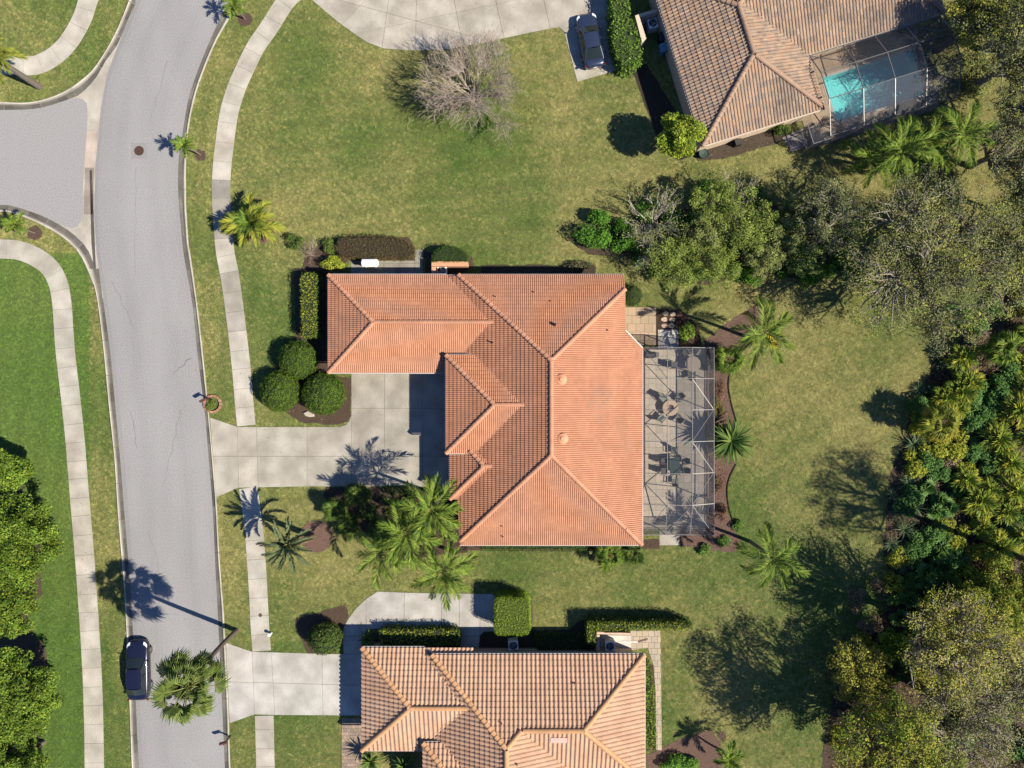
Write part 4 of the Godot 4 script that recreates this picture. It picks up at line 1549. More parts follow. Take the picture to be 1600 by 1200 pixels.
func build_main_house() -> void:
	var o := thing("house", "large house with terracotta orange tile roof beside the screened patio", "house")
	var main := {"foot": [PackedVector2Array([Vector2(-5.42, -8.96), Vector2(9.2, -8.96), Vector2(9.2, 13.23), Vector2(-4.25, 13.23)]), PackedVector2Array([Vector2(9.2, -4.35), Vector2(10.7, -2.95), Vector2(10.7, 13.23), Vector2(9.2, 13.23)])],
		"planes": [P(10.7, 0, -1, 0, 3.0, 0.4183), P(-4.5, 0, 1, 0, 3.03, 0.42), P(0, -8.96, 0, 1, 3.08, 0.4376), P(0, 13.23, 0, -1, 3.0, 0.4161)]}
	var garage := {"foot": [rect(-15.2, -9.02, -0.6, -0.955)], "planes": [P(-15.2, 0, 1, 0, 2.65, 0.38), P(0, -9.02, 0, 1, 2.65, 0.38), P(0, -0.955, 0, -1, 2.65, 0.38)]}
	var gable := {"foot": [rect(-5.36, -2.34, 1.4, 5.62)], "planes": [P(-5.36, 0, 1, 0, 3.65, 0.40), P(0, -2.34, 0, 1, 3.65, 0.40), P(0, 5.62, 0, -1, 3.65, 0.40)]}
	var nook := {"foot": [rect(-5.1, 3.74, -1.2, 9.46)], "planes": [P(-5.1, 0, 1, 0, 3.0, 0.42), P(0, 3.74, 0, 1, 3.0, 0.42), P(0, 9.46, 0, -1, 3.0, 0.42)]}
	var vols := [main, garage, gable, nook]
	var tp := {"w": 0.33, "c": 0.355, "xs": [0.0, 0.09, 0.25, 0.41, 0.5, 0.59, 0.75, 0.91, 1.0], "hs": [0.0, 0.8, 1.0, 0.8, 0.0, 0.8, 1.0, 0.8, 0.0], "amp": 0.072, "t": 0.05, "tone": 0.035,
		"cols": [lin(0.39, 0.188, 0.112), lin(0.377, 0.180, 0.107), lin(0.40, 0.195, 0.118), lin(0.383, 0.183, 0.110)], "deck": lin(0.11, 0.055, 0.035), "cap": lin(0.41, 0.208, 0.13), "cap_len": 0.42, "cap_r": 0.17, "stain": lin(0.302, 0.173, 0.122), "stain_f": 0.35, "stain_at": 0.42}
	var roof := build_roof(o, vols, tp)
	var wc := lin(0.50, 0.38, 0.28)
	house_walls(o, [rect(-3.9, -8.4, 8.7, -2.4), rect(-4.0, -2.38, 10.0, 12.7), rect(-14.6, -8.45, -3.92, -1.5), rect(-4.85, -1.48, -4.02, 5.1), rect(-4.6, 5.12, -4.02, 8.9)], [2.95, 2.9, 2.6, 3.5, 2.85], wc)
	var wh := lin(0.36, 0.34, 0.34)
	for g in [[Vector3(-15.22, 2.65, -9.1), Vector3(-5.4, 2.65, -9.1)], [Vector3(-4.4, 3.08, -9.02), Vector3(9.2, 3.08, -9.02)], [Vector3(-5.4, 2.65, -9.04), Vector3(-4.4, 3.06, -9.0)], [Vector3(-15.27, 2.65, -9.1), Vector3(-15.27, 2.65, -0.9)], [Vector3(-15.2, 2.65, -0.89), Vector3(-5.3, 2.65, -0.89)],
			[Vector3(-5.42, 3.65, -2.4), Vector3(-5.42, 3.65, 5.68)], [Vector3(-5.4, 3.65, -2.41), Vector3(-2.9, 3.65, -2.41)], [Vector3(-5.4, 3.65, 5.69), Vector3(-3.0, 3.65, 5.69)], [Vector3(10.77, 3.0, -2.95), Vector3(10.77, 3.0, 13.3)], [Vector3(-4.3, 3.0, 13.3), Vector3(10.7, 3.0, 13.3)], [Vector3(9.26, 3.6, -4.4), Vector3(10.75, 3.02, -3.0)], [Vector3(-5.17, 3.0, 5.7), Vector3(-5.17, 3.0, 9.5)]]:
		gutter(o, g[0], g[1], wh)
	var gd := Soup.new()
	gd.box(Transform3D(Basis(), Vector3(-9.6, 1.1, -1.47)), Vector3(4.9, 2.2, 0.06), lin(0.6, 0.56, 0.5))
	for k in 3:
		gd.box(Transform3D(Basis(), Vector3(-9.6, 0.55 + 0.55 * k, -1.435)), Vector3(4.8, 0.02, 0.02), lin(0.3, 0.28, 0.25))
	put(gd, "garage_door", M.paint, o)
	for z in [-0.3, 3.6]:
		var wn := Soup.new()
		wn.box(Transform3D(Basis(), Vector3(-4.87, 1.5, z)), Vector3(0.08, 1.4, 1.3), lin(0.6, 0.6, 0.58))
		var wo := put(wn, "window", M.paint, o)
		var ps := Soup.new()
		ps.box(Transform3D(Basis(), Vector3(-4.92, 1.5, z)), Vector3(0.03, 1.2, 1.1), Color.WHITE)
		put(ps, "pane", M.dark_glass, wo)
	# vents on the roof
	for q in [[877, 593], [879, 685]]:
		var s := Soup.new()
		s.lathe(Vector3.ZERO, [Vector2(0.30, -0.3), Vector2(0.30, 0.16), Vector2(0.42, 0.16), Vector2(0.44, 0.20), Vector2(0.40, 0.27), Vector2(0.18, 0.36), Vector2(0.16, 0.40), Vector2(0, 0.42)], 18, lin(0.55, 0.26, 0.16))
		var m := put(s, "roof_vent", M.tile, roof)
		m.position = on_roof(vols, q[0], q[1])
	for q in [[868, 508, 0.13, 0.42], [835, 457, 0.05, 0.3], [861, 471, 0.05, 0.25], [771, 536, 0.06, 0.4], [949, 516, 0.05, 0.25], [785, 822, 0.05, 0.3], [786, 838, 0.05, 0.3], [775, 464, 0.05, 0.3]]:
		var s := Soup.new()
		s.tube([Vector3(0, -0.3, 0), Vector3(0, q[3], 0)], [q[2], q[2]], 10, lin(0.42, 0.17, 0.11))
		var m := put(s, "vent_pipe", M.tile, roof)
		m.position = on_roof(vols, q[0], q[1])

func build_south_house() -> void:
	var o := thing("house", "house with pale tan orange roof tiles behind the limewashed walkway", "house")
	o.set_meta("label", "house with pale peach tile roof below the curved concrete walkway")
	var main := {"foot": [PackedVector2Array([Vector2(-7.35, 22.3), Vector2(10.9, 22.3), Vector2(10.9, 38.0), Vector2(-7.2, 38.0)])],
		"planes": [P(10.9, 0, -1, 0, 3.0, 0.40), P(-6.59, 0, 1, 0, 3.0, 0.417), P(0, 22.3, 0, 1, 3.0, 0.40), P(0, 32.7, 0, -1, 3.0, 0.40)]}
	# the plane that faces the frame's bottom, then the cross ridge running down from the high hip
	var hip := {"foot": [rect(-7.35, 22.3, -0.44, 38.0)], "planes": [P(-6.59, 0, 1, 0, 3.0, 0.417), P(0, 22.3, 0, 1, 3.0, 0.40)]}
	var cross := {"foot": [rect(-0.44, 22.3, 0.75, 38.0), rect(0.75, 27.5, 5.95, 38.0)], "planes": [P(5.95, 0, -1, 0, 3.0, 0.40), P(0, 22.3, 0, 1, 3.0, 0.40), P(-6.59, 0, 1, 0, 3.0, 0.417)]}
	cross.planes[2].bare = true
	var west := {"foot": [rect(-12.45, 21.9, -3.2, 30.4)], "planes": [P(-12.45, 0, 1, 0, 2.55, 0.38), P(0, 21.9, 0, 1, 2.55, 0.38), P(0, 30.4, 0, -1, 2.55, 0.38)]}
	var porch := {"foot": [rect(-7.27, 29.36, -1.2, 37.4)], "planes": [P(-7.27, 0, 1, 0, 3.4, 0.4), P(0, 29.36, 0, 1, 3.4, 0.4), P(0, 37.4, 0, -1, 3.4, 0.4)]}
	var vols := [main, hip, cross, west, porch]
	main.foot = [rect(0.75, 22.3, 10.9, 32.7)]
	main.planes.remove_at(1)
	var tp := {"w": 0.36, "c": 0.44, "xs": [0.0, 0.10, 0.26, 0.46, 0.62, 0.72, 1.0], "hs": [0.0, 0.55, 1.0, 1.0, 0.55, 0.0, 0.0], "amp": 0.085, "t": 0.05, "tone": 0.05,
		"cols": [lin(0.385, 0.245, 0.165), lin(0.365, 0.228, 0.152), lin(0.405, 0.255, 0.172), lin(0.375, 0.25, 0.175)], "deck": lin(0.160, 0.096, 0.064), "cap": lin(0.464, 0.268, 0.140), "cap_len": 0.40, "cap_r": 0.19, "stain": lin(0.368, 0.264, 0.200), "stain_f": 0.3, "stain_at": 0.3}
	var roof := build_roof(o, vols, tp)
	var wc := lin(0.44, 0.35, 0.26)
	house_walls(o, [rect(-6.2, 22.9, 10.35, 37.0), rect(-11.9, 22.45, -6.22, 29.85), rect(-6.7, 29.9, -6.22, 36.8)], [2.9, 2.5, 3.3], wc)
	var wh := lin(0.36, 0.34, 0.34)
	for g in [[Vector3(-12.5, 2.55, 21.83), Vector3(-7.3, 2.55, 21.83)], [Vector3(-7.3, 2.57, 21.85), Vector3(-6.5, 2.98, 22.22)], [Vector3(-6.5, 3.0, 22.23), Vector3(10.95, 3.0, 22.23)], [Vector3(10.97, 3.0, 22.25), Vector3(10.97, 3.0, 32.7)], [Vector3(-12.45, 2.55, 30.47), Vector3(-7.4, 2.55, 30.47)], [Vector3(-7.3, 3.4, 29.29), Vector3(-5.6, 3.4, 29.29)]]:
		gutter(o, g[0], g[1], wh)
	var s := Soup.new()
	s.box(Transform3D(Basis(), Vector3(0, 0.08, 0)), Vector3(1.3, 0.10, 0.55), lin(0.44, 0.30, 0.27))
	var vt := put(s, "ridge_vent", M.paint, roof)
	vt.position = on_roof(vols, 873, 1155)
	vt.rotation.x = 0.38
	for q in [[808, 1193], [898, 1067], [784, 1129]]:
		var t := Soup.new()
		t.tube([Vector3(0, -0.3, 0), Vector3(0, 0.3, 0)], [0.06, 0.06], 8, lin(0.33, 0.2, 0.15))
		var m := put(t, "vent_pipe", M.tile, roof)
		m.position = on_roof(vols, q[0], q[1])
	var dp := Soup.new()
	dp.bar(Vector3(8.9, 2.3, 21.5), Vector3(10.5, 2.3, 21.5), 0.10, 0.10, lin(0.55, 0.5, 0.46))
	dp.bar(Vector3(10.5, 2.3, 21.5), Vector3(11.3, 2.35, 21.25), 0.12, 0.10, lin(0.10, 0.06, 0.045))
	put(dp, "downpipe", M.paint, o)

const Q0 := Vector2(15.71, -19.61)
const AX := Vector2(0.9553, -0.2957)
const BX := Vector2(-0.2957, -0.9553)

func ab(a: float, b: float) -> Vector2:
	return Q0 + AX * a + BX * b

func ab3(a: float, b: float, h: float) -> Vector3:
	var p := ab(a, b)
	return Vector3(p.x, h, p.y)

func Pab(a: float, b: float, da: float, db: float, h: float, k: float) -> Dictionary:
	var e := ab(a, b)
	var d := AX * da + BX * db
	return {"e": e, "d": d.normalized(), "h": h, "k": k}

func abr(a0: float, b0: float, a1: float, b1: float) -> PackedVector2Array:
	return PackedVector2Array([ab(a0, b0), ab(a1, b0), ab(a1, b1), ab(a0, b1)])

func build_north_house() -> void:
	var o := thing("house", "house with weathered brown tile roof turned at an angle beside the swimming pool", "house")
	var wing := {"foot": [abr(0, 0, 10.5, 14.5)], "planes": [Pab(0, 0, 1, 0, 3.0, 0.4), Pab(10.5, 0, -1, 0, 3.0, 0.4), Pab(0, 0, 0, 1, 3.0, 0.4), Pab(0, 14.5, 0, -1, 3.0, 0.4)]}
	var back := {"foot": [abr(5.25, 4.62, 22.3, 18.6)], "planes": [Pab(0, 4.62, 0, 1, 3.0, 0.4), Pab(0, 18.6, 0, -1, 3.0, 0.4), Pab(22.3, 0, -1, 0, 3.0, 0.4)]}
	var vols := [wing, back]
	var tp := {"w": 0.27, "c": 0.43, "xs": [0.0, 0.12, 0.32, 0.52, 0.70, 1.0], "hs": [0.0, 0.7, 1.0, 0.7, 0.0, 0.0], "amp": 0.07, "t": 0.05, "tone": 0.13,
		"cols": [lin(0.262, 0.192, 0.145), lin(0.225, 0.168, 0.13), lin(0.285, 0.20, 0.142), lin(0.20, 0.155, 0.125), lin(0.27, 0.178, 0.122)], "deck": lin(0.111, 0.072, 0.051), "cap": lin(0.30, 0.20, 0.145), "cap_len": 0.42, "cap_r": 0.19, "stain": lin(0.136, 0.106, 0.089), "stain_f": 0.45, "stain_at": 0.12}
	build_roof(o, vols, tp)
	house_walls(o, [abr(0.35, 0.35, 10.1, 14.1), abr(10.12, 5.3, 21.9, 18.2)], [2.9, 2.9], lin(0.50, 0.40, 0.31))
	for g in [[ab3(-0.06, -0.05, 3.0), ab3(-0.06, 14.5, 3.0)], [ab3(-0.05, -0.07, 3.0), ab3(10.5, -0.07, 3.0)], [ab3(10.57, -0.05, 3.0), ab3(10.57, 4.6, 3.0)], [ab3(10.55, 4.55, 3.0), ab3(22.3, 4.55, 3.0)]]:
		gutter(o, g[0], g[1], lin(0.42, 0.36, 0.31))

func build_pool_cages() -> void:
	var bronze := lin(0.15, 0.15, 0.155)
	var o := thing("screen_enclosure", "grey framed insect screen enclosure over the patio with three tables", "screen enclosure")
	var xs := [10.82, 12.7, 14.74, 16.75]
	var zs := [-2.99, -0.45, 2.12, 4.72, 7.34, 9.91, 12.5]
	var hh := [2.95, 3.45, 3.45, 2.65]
	var P3 := func(i: int, j: int) -> Vector3:
		var y: float = hh[i]
		if j == 6:
			y = 2.65 if i < 3 else 2.65
		if i == 3 and j == 6:
			y = 2.65
		return Vector3(xs[i], y, zs[j])
	var bars := []
	var panes := []
	for i in 4:
		for j in 6:
			bars.append([P3.call(i, j), P3.call(i, j + 1), 0.045, 0.08])
	for j in 7:
		for i in 3:
			bars.append([P3.call(i, j), P3.call(i + 1, j), 0.045, 0.08])
	for i in 3:
		for j in 6:
			panes.append([[P3.call(i, j), P3.call(i + 1, j), P3.call(i + 1, j + 1), P3.call(i, j + 1)], "screen"])
	for q in [[2, 1, 3, 2], [3, 2, 2, 3], [2, 3, 3, 4], [3, 4, 2, 5], [1, 5, 0, 6], [2, 5, 1, 6], [2, 5, 3, 6], [0, 0, 1, 1]]:
		bars.append([P3.call(q[0], q[1]) + Vector3(0, -0.05, 0), P3.call(q[2], q[3]) + Vector3(0, -0.05, 0), 0.045, 0.05])
	for j in 7:
		bars.append([Vector3(xs[3], 0.0, zs[j]), P3.call(3, j), 0.06, 0.06])
	for i in 4:
		bars.append([Vector3(xs[i], 0.0, zs[0]), P3.call(i, 0), 0.06, 0.06])
		bars.append([Vector3(xs[i], 0.0, zs[6]), P3.call(i, 6), 0.06, 0.06])
	for y in [0.06, 0.95]:
		bars.append([Vector3(xs[3], y, zs[0]), Vector3(xs[3], y, zs[6]), 0.05, 0.06])
		bars.append([Vector3(xs[0], y, zs[0]), Vector3(xs[3], y, zs[0]), 0.05, 0.06])
		bars.append([Vector3(xs[0], y, zs[6]), Vector3(xs[3], y, zs[6]), 0.05, 0.06])
	for j in 6:
		panes.append([[Vector3(xs[3], 0, zs[j]), Vector3(xs[3], 0, zs[j + 1]), P3.call(3, j + 1), P3.call(3, j)], "screen_wall"])
	for i in 3:
		panes.append([[Vector3(xs[i], 0, zs[0]), Vector3(xs[i + 1], 0, zs[0]), P3.call(i + 1, 0), P3.call(i, 0)], "screen_wall"])
		panes.append([[Vector3(xs[i], 0, zs[6]), Vector3(xs[i + 1], 0, zs[6]), P3.call(i + 1, 6), P3.call(i, 6)], "screen_wall"])
	cage(o, bars, panes, bronze)
	# deck of the patio
	var d := Node3D.new()
	d.name = "patio"
	d.set_meta("kind", "structure")
	add_child(d, true)
	var poly := rect(9.9, -3.1, 16.85, 12.62)
	hard.append(poly)
	var base := Soup.new()
	base.prism(poly, 0.004, 0.004, lin(0.22, 0.19, 0.15))
	put(base, "bedding", M.concrete, d)
	paver_field(d, rect(10.05, -3.05, 16.8, 12.58), Vector2(10.05, -3.05), Vector2.RIGHT, 0.61, 0.61, 0.03, [lin(0.43, 0.385, 0.32), lin(0.40, 0.36, 0.30), lin(0.455, 0.40, 0.335)], 0.012, false)
	# neighbour's pool: deck, basin, water and enclosure
	var dk := Node3D.new()
	dk.name = "pool_deck"
	dk.set_meta("kind", "structure")
	add_child(dk, true)
	var tan := [lin(0.30, 0.235, 0.17), lin(0.27, 0.21, 0.155), lin(0.32, 0.25, 0.18)]
	hard.append(abr(9.6, -2.25, 21.85, 5.6))
	for r in [[10.0, 3.4, 21.85, 5.4], [10.0, -2.25, 21.85, -0.75], [10.0, -0.75, 12.75, 3.4], [21.0, -0.75, 21.85, 3.4]]:
		paver_field(dk, abr(r[0], r[1], r[2], r[3]), ab(10, -2.25), AX, 0.8, 0.8, 0.04, tan, 0.012, false)
	var pool := thing("swimming_pool", "rectangular turquoise swimming pool under the neighbour's screen enclosure", "swimming pool")
	var plaster := lin(0.12, 0.56, 0.57)
	var bs := Soup.new()
	var cs := [ab(12.75, -0.75), ab(21.0, -0.75), ab(21.0, 3.4), ab(12.75, 3.4)]
	for k in 4:
		var a: Vector2 = cs[k]
		var b: Vector2 = cs[(k + 1) % 4]
		bs.quad(Vector3(a.x, 0.04, a.y), Vector3(b.x, 0.04, b.y), Vector3(b.x, -1.3, b.y), Vector3(a.x, -1.3, a.y), Vector3.UP, plaster)
	bs.quad(Vector3(cs[0].x, -1.3, cs[0].y), Vector3(cs[1].x, -1.3, cs[1].y), Vector3(cs[2].x, -1.3, cs[2].y), Vector3(cs[3].x, -1.3, cs[3].y), Vector3.UP, plaster)
	put(bs, "basin", M.stucco, pool)
	for k in 3:
		var stp := Soup.new()
		var w: float = 0.35 * (3 - k)
		var p := PackedVector2Array([ab(15.4, -0.75), ab(15.4 + 2.0, -0.75), ab(15.4 + 1.7, -0.75 + w), ab(15.7, -0.75 + w)])
		stp.prism(p, -1.3, -1.0 + k * 0.28, plaster * 1.15)
		put(stp, "step", M.stucco, pool)
	var wt := Soup.new()
	wt.quad(ab3(12.76, -0.74, -0.06), ab3(20.99, -0.74, -0.06), ab3(20.99, 3.39, -0.06), ab3(12.76, 3.39, -0.06), Vector3.UP, Color.WHITE)
	put(wt, "water", M.water, pool)
	for k in 4:
		var a: Vector2 = cs[k]
		var b: Vector2 = cs[(k + 1) % 4]
		var cp := Soup.new()
		cp.bar(Vector3(a.x, 0.035, a.y), Vector3(b.x, 0.035, b.y), 0.22, 0.05, lin(0.34, 0.33, 0.31))
		put(cp, "coping", M.stone, pool)
	var c2 := thing("screen_enclosure", "screen enclosure with sloping pale screens over the turquoise pool", "screen enclosure")
	var aa := [10.6, 13.5, 16.2, 18.9, 21.8]
	var bb := [4.5, 2.6, 0.4, -2.2]
	var ph := [3.0, 3.9, 3.9, 2.5]
	bars = []
	panes = []
	for i in 5:
		for j in 3:
			bars.append([ab3(aa[i], bb[j], ph[j]), ab3(aa[i], bb[j + 1], ph[j + 1]), 0.05, 0.09])
			if i < 4:
				panes.append([[ab3(aa[i], bb[j], ph[j]), ab3(aa[i + 1], bb[j], ph[j]), ab3(aa[i + 1], bb[j + 1], ph[j + 1]), ab3(aa[i], bb[j + 1], ph[j + 1])], "screen_pale" if j == 2 and i > 0 else "screen"])
		bars.append([ab3(aa[i], -2.2, 0), ab3(aa[i], -2.2, 2.5), 0.06, 0.06])
	for j in 4:
		for i in 4:
			bars.append([ab3(aa[i], bb[j], ph[j]), ab3(aa[i + 1], bb[j], ph[j]), 0.05, 0.09])
	for i in 4:
		panes.append([[ab3(aa[i], -2.2, 0), ab3(aa[i + 1], -2.2, 0), ab3(aa[i + 1], -2.2, 2.5), ab3(aa[i], -2.2, 2.5)], "screen"])
	for j in 3:
		bars.append([ab3(21.8, bb[j], 0), ab3(21.8, bb[j], ph[j]), 0.06, 0.06])
		panes.append([[ab3(21.8, bb[j], 0), ab3(21.8, bb[j + 1], 0), ab3(21.8, bb[j + 1], ph[j + 1]), ab3(21.8, bb[j], ph[j])], "screen"])
	for q in [[0, 0, 1, 1], [3, 0, 4, 1], [4, 2, 3, 3], [0, 3, 1, 2]]:
		bars.append([ab3(aa[q[0]], bb[q[1]], ph[q[1]] - 0.05), ab3(aa[q[2]], bb[q[3]], ph[q[3]] - 0.05), 0.045, 0.05])
	for y in [0.05, 0.95]:
		bars.append([ab3(10.6, -2.2, y), ab3(21.8, -2.2, y), 0.05, 0.06])
		bars.append([ab3(21.8, -2.2, y), ab3(21.8, 4.5, y), 0.05, 0.06])
	# door bay at the corner of the house
	for b in [-2.4, -0.9]:
		bars.append([ab3(9.1, b, 0), ab3(9.1, b, 2.4), 0.07, 0.07])
	bars.append([ab3(9.1, -2.4, 2.4), ab3(9.1, -0.9, 2.4), 0.07, 0.07])
	bars.append([ab3(9.1, -2.4, 2.4), ab3(10.6, -2.4, 2.4), 0.07, 0.07])
	bars.append([ab3(9.1, -2.4, 1.1), ab3(9.1, -0.9, 1.1), 0.07, 0.07])
	panes.append([[ab3(9.1, -2.4, 2.4), ab3(10.6, -2.4, 2.4), ab3(10.6, -0.9, 2.4), ab3(9.1, -0.9, 2.4)], "screen"])
	panes.append([[ab3(9.1, -2.4, 0), ab3(9.1, -0.9, 0), ab3(9.1, -0.9, 2.4), ab3(9.1, -2.4, 2.4)], "screen"])
	cage(c2, bars, panes, lin(0.13, 0.13, 0.135))

func build_patio() -> void:
	var dark := lin(0.028, 0.03, 0.03)
	var deck := 0.03
	# round stone table
	var t := thing("round_table", "round tan stone topped table at the patio's north end", "table", at(1079, 569) + Vector3(0, deck, 0))
	var s := Soup.new()
	s.lathe(Vector3.ZERO, [Vector2(0.0, 0.68), Vector2(0.62, 0.68), Vector2(0.66, 0.70), Vector2(0.66, 0.73), Vector2(0.63, 0.75), Vector2(0, 0.75)], 32, lin(0.40, 0.335, 0.255))
	put(s, "tabletop", M.stone, t)
	s = Soup.new()
	s.lathe(Vector3.ZERO, [Vector2(0.36, 0), Vector2(0.34, 0.05), Vector2(0.08, 0.12), Vector2(0.07, 0.68)], 14, dark)
	put(s, "pedestal", M.paint, t)
	var seat := lin(0.05, 0.055, 0.055)
	var proto := chair_proto("dark patio chair tucked west of the round tan stone table", at(1052, 571) + Vector3(0, deck, 0), -PI / 2, dark, seat)
	copy(proto, "dark patio chair tucked east of the round tan stone table", at(1096, 573) + Vector3(0, deck, 0), PI / 2 - 0.3)
	copy(proto, "dark patio chair tucked south of the round tan stone table", at(1077, 587) + Vector3(0, deck, 0), 0.2 + PI * 0)
	copy(proto, "dark patio chair tucked north of the round tan stone table", at(1070, 551) + Vector3(0, deck, 0), PI + 0.3)
	# fire table
	var f := thing("fire_table", "round pale stone fire table with a dark bowl in its centre", "fire table", at(1045, 637) + Vector3(0, deck, 0))
	s = Soup.new()
	s.lathe(Vector3.ZERO, [Vector2(0.28, 0.50), Vector2(0.32, 0.56), Vector2(0.66, 0.56), Vector2(0.69, 0.53), Vector2(0.69, 0.49), Vector2(0.66, 0.47), Vector2(0.3, 0.47)], 32, lin(0.46, 0.35, 0.25))
	put(s, "tabletop", M.stone, f)
	s = Soup.new()
	s.lathe(Vector3.ZERO, [Vector2(0.30, 0.52), Vector2(0.26, 0.46), Vector2(0.12, 0.42), Vector2(0, 0.42)], 24, lin(0.05, 0.025, 0.02))
	put(s, "fire_bowl", M.paint, f)
	s = Soup.new()
	s.lathe(Vector3.ZERO, [Vector2(0.40, 0), Vector2(0.36, 0.47)], 24, lin(0.25, 0.19, 0.14))
	put(s, "pedestal", M.stone, f)
	var sage := lin(0.16, 0.19, 0.17)
	var pp := chair_proto("sage cushioned chair north west of the pale stone fire table", at(1034, 622) + Vector3(0, deck, 0), PI + 0.75, dark, sage)
	copy(pp, "sage cushioned chair south west of the pale stone fire table", at(1032, 652) + Vector3(0, deck, 0), -0.75)
	copy(proto, "dark patio chair north east of the pale stone fire table", at(1059, 621) + Vector3(0, deck, 0), PI - 0.75)
	copy(proto, "dark patio chair south east of the pale stone fire table", at(1058, 653) + Vector3(0, deck, 0), 0.7)
	# dining table
	var dt := thing("dining_table", "rectangular dark glass dining table ringed by six chairs", "table", at(1051, 727) + Vector3(0, deck, 0), 0.08)
	s = Soup.new()
	s.box(Transform3D(Basis(), Vector3(0, 0.73, 0)), Vector3(0.92, 0.03, 1.5), Color.WHITE)
	put(s, "tabletop", M.dark_glass, dt)
	for x in [-0.38, 0.38]:
		for z in [-0.66, 0.66]:
			s = Soup.new()
			s.bar(Vector3(x, 0, z), Vector3(x, 0.71, z), 0.05, 0.05, dark)
			put(s, "leg", M.paint, dt)
	var k := 0
	for q in [[1051, 704, PI, "at the north end"], [1052, 751, 0.0, "at the south end"], [1036, 719, -PI / 2, "on the house side nearer the fire table"], [1036, 735, -PI / 2, "on the house side farther from the fire table"], [1067, 720, PI / 2 + 0.2, "on the outer side nearer the fire table"], [1068, 734, PI / 2 - 0.1, "on the outer side farther from the fire table"]]:
		copy(proto, "dark dining chair at the glass table, %s" % q[3], at(q[0], q[1]) + Vector3(0, deck, 0), q[2], 0.95)
		k += 1
	# grill by the house corner
	var g := thing("barbecue_grill", "dark boxy barbecue grill against the house under the screen enclosure", "grill", at(1012, 555) + Vector3(0, deck, 0))
	s = Soup.new()
	s.box(Transform3D(Basis(), Vector3(0, 0.45, 0)), Vector3(0.85, 0.72, 0.55), dark)
	put(s, "cabinet", M.paint, g)
	var hood := []
	for a in 7:
		var r := []
		for x in [-0.40, 0.40]:
			r.append(Vector3(x, 0.82 + 0.26 * sin(PI * a / 6.0), 0.27 * cos(PI * a / 6.0)))
		hood.append(r)
	put(loft(hood, Vector3(0, 0.8, 0), false), "hood", M.black_plastic, g)
	for x in [-0.62, 0.62]:
		s = Soup.new()
		s.box(Transform3D(Basis(), Vector3(x, 0.80, 0)), Vector3(0.38, 0.03, 0.45), lin(0.10, 0.10, 0.10))
		put(s, "side_shelf", M.paint, g)

func mulch(px: Array, col: Color, y := 0.02) -> void:
	# bed with a ragged edge
	var p := pts(px)
	var out := PackedVector2Array()
	for q in p.size():
		var a := p[q]
		var b := p[(q + 1) % p.size()]
		var n := maxi(1, int(a.distance_to(b) / 0.5))
		for k in n:
			var w := a.lerp(b, k / float(n))
			out.append(w + Vector2(n_fine.get_noise_2d(w.x, w.y), n_fine.get_noise_2d(w.y + 40, w.x)) * 0.14)
	var sp := Soup.new()
	sp.prism(out, y - 0.02, y, col)
	# loose bark chips
	var lo := Vector2(1e9, 1e9)
	var hi := -lo
	for w in out:
		lo = lo.min(w)
		hi = hi.max(w)
	for k in mini(9000, int((hi.x - lo.x) * (hi.y - lo.y) * 40)):
		var w := Vector2(R(lo.x, hi.x), R(lo.y, hi.y))
		if Geometry2D.is_point_in_polygon(w, out):
			var a := R(0, TAU)
			sp.leaf(Vector3(w.x, y + R(0.005, 0.03), w.y), Vector3(cos(a), R(-0.1, 0.3), sin(a)).normalized(), (Vector3.UP + rv() * 0.4).normalized(), R(0.05, 0.15), R(0.03, 0.06), vary(col, 0.5))
	hard.append(out)
	struct(sp, "mulch_bed", M.mulch)

func edging(px: Array, label: String) -> void:
	var c: Curve2D = ribbon(px, 0)[0]
	var n := int(c.get_baked_length() / 0.35)
	var o := thing("garden_edging", label, "edging")
	var path := []
	for k in n + 1:
		var p := c.sample_baked(c.get_baked_length() * k / n, true)
		path.append(Vector3(p.x, 0.03, p.y))
	var sp := Soup.new()
	for k in n:
		sp.bar(path[k], path[k + 1], 0.07, 0.14, lin(0.06, 0.045, 0.035))
	put(sp, "border", M.mulch, o)

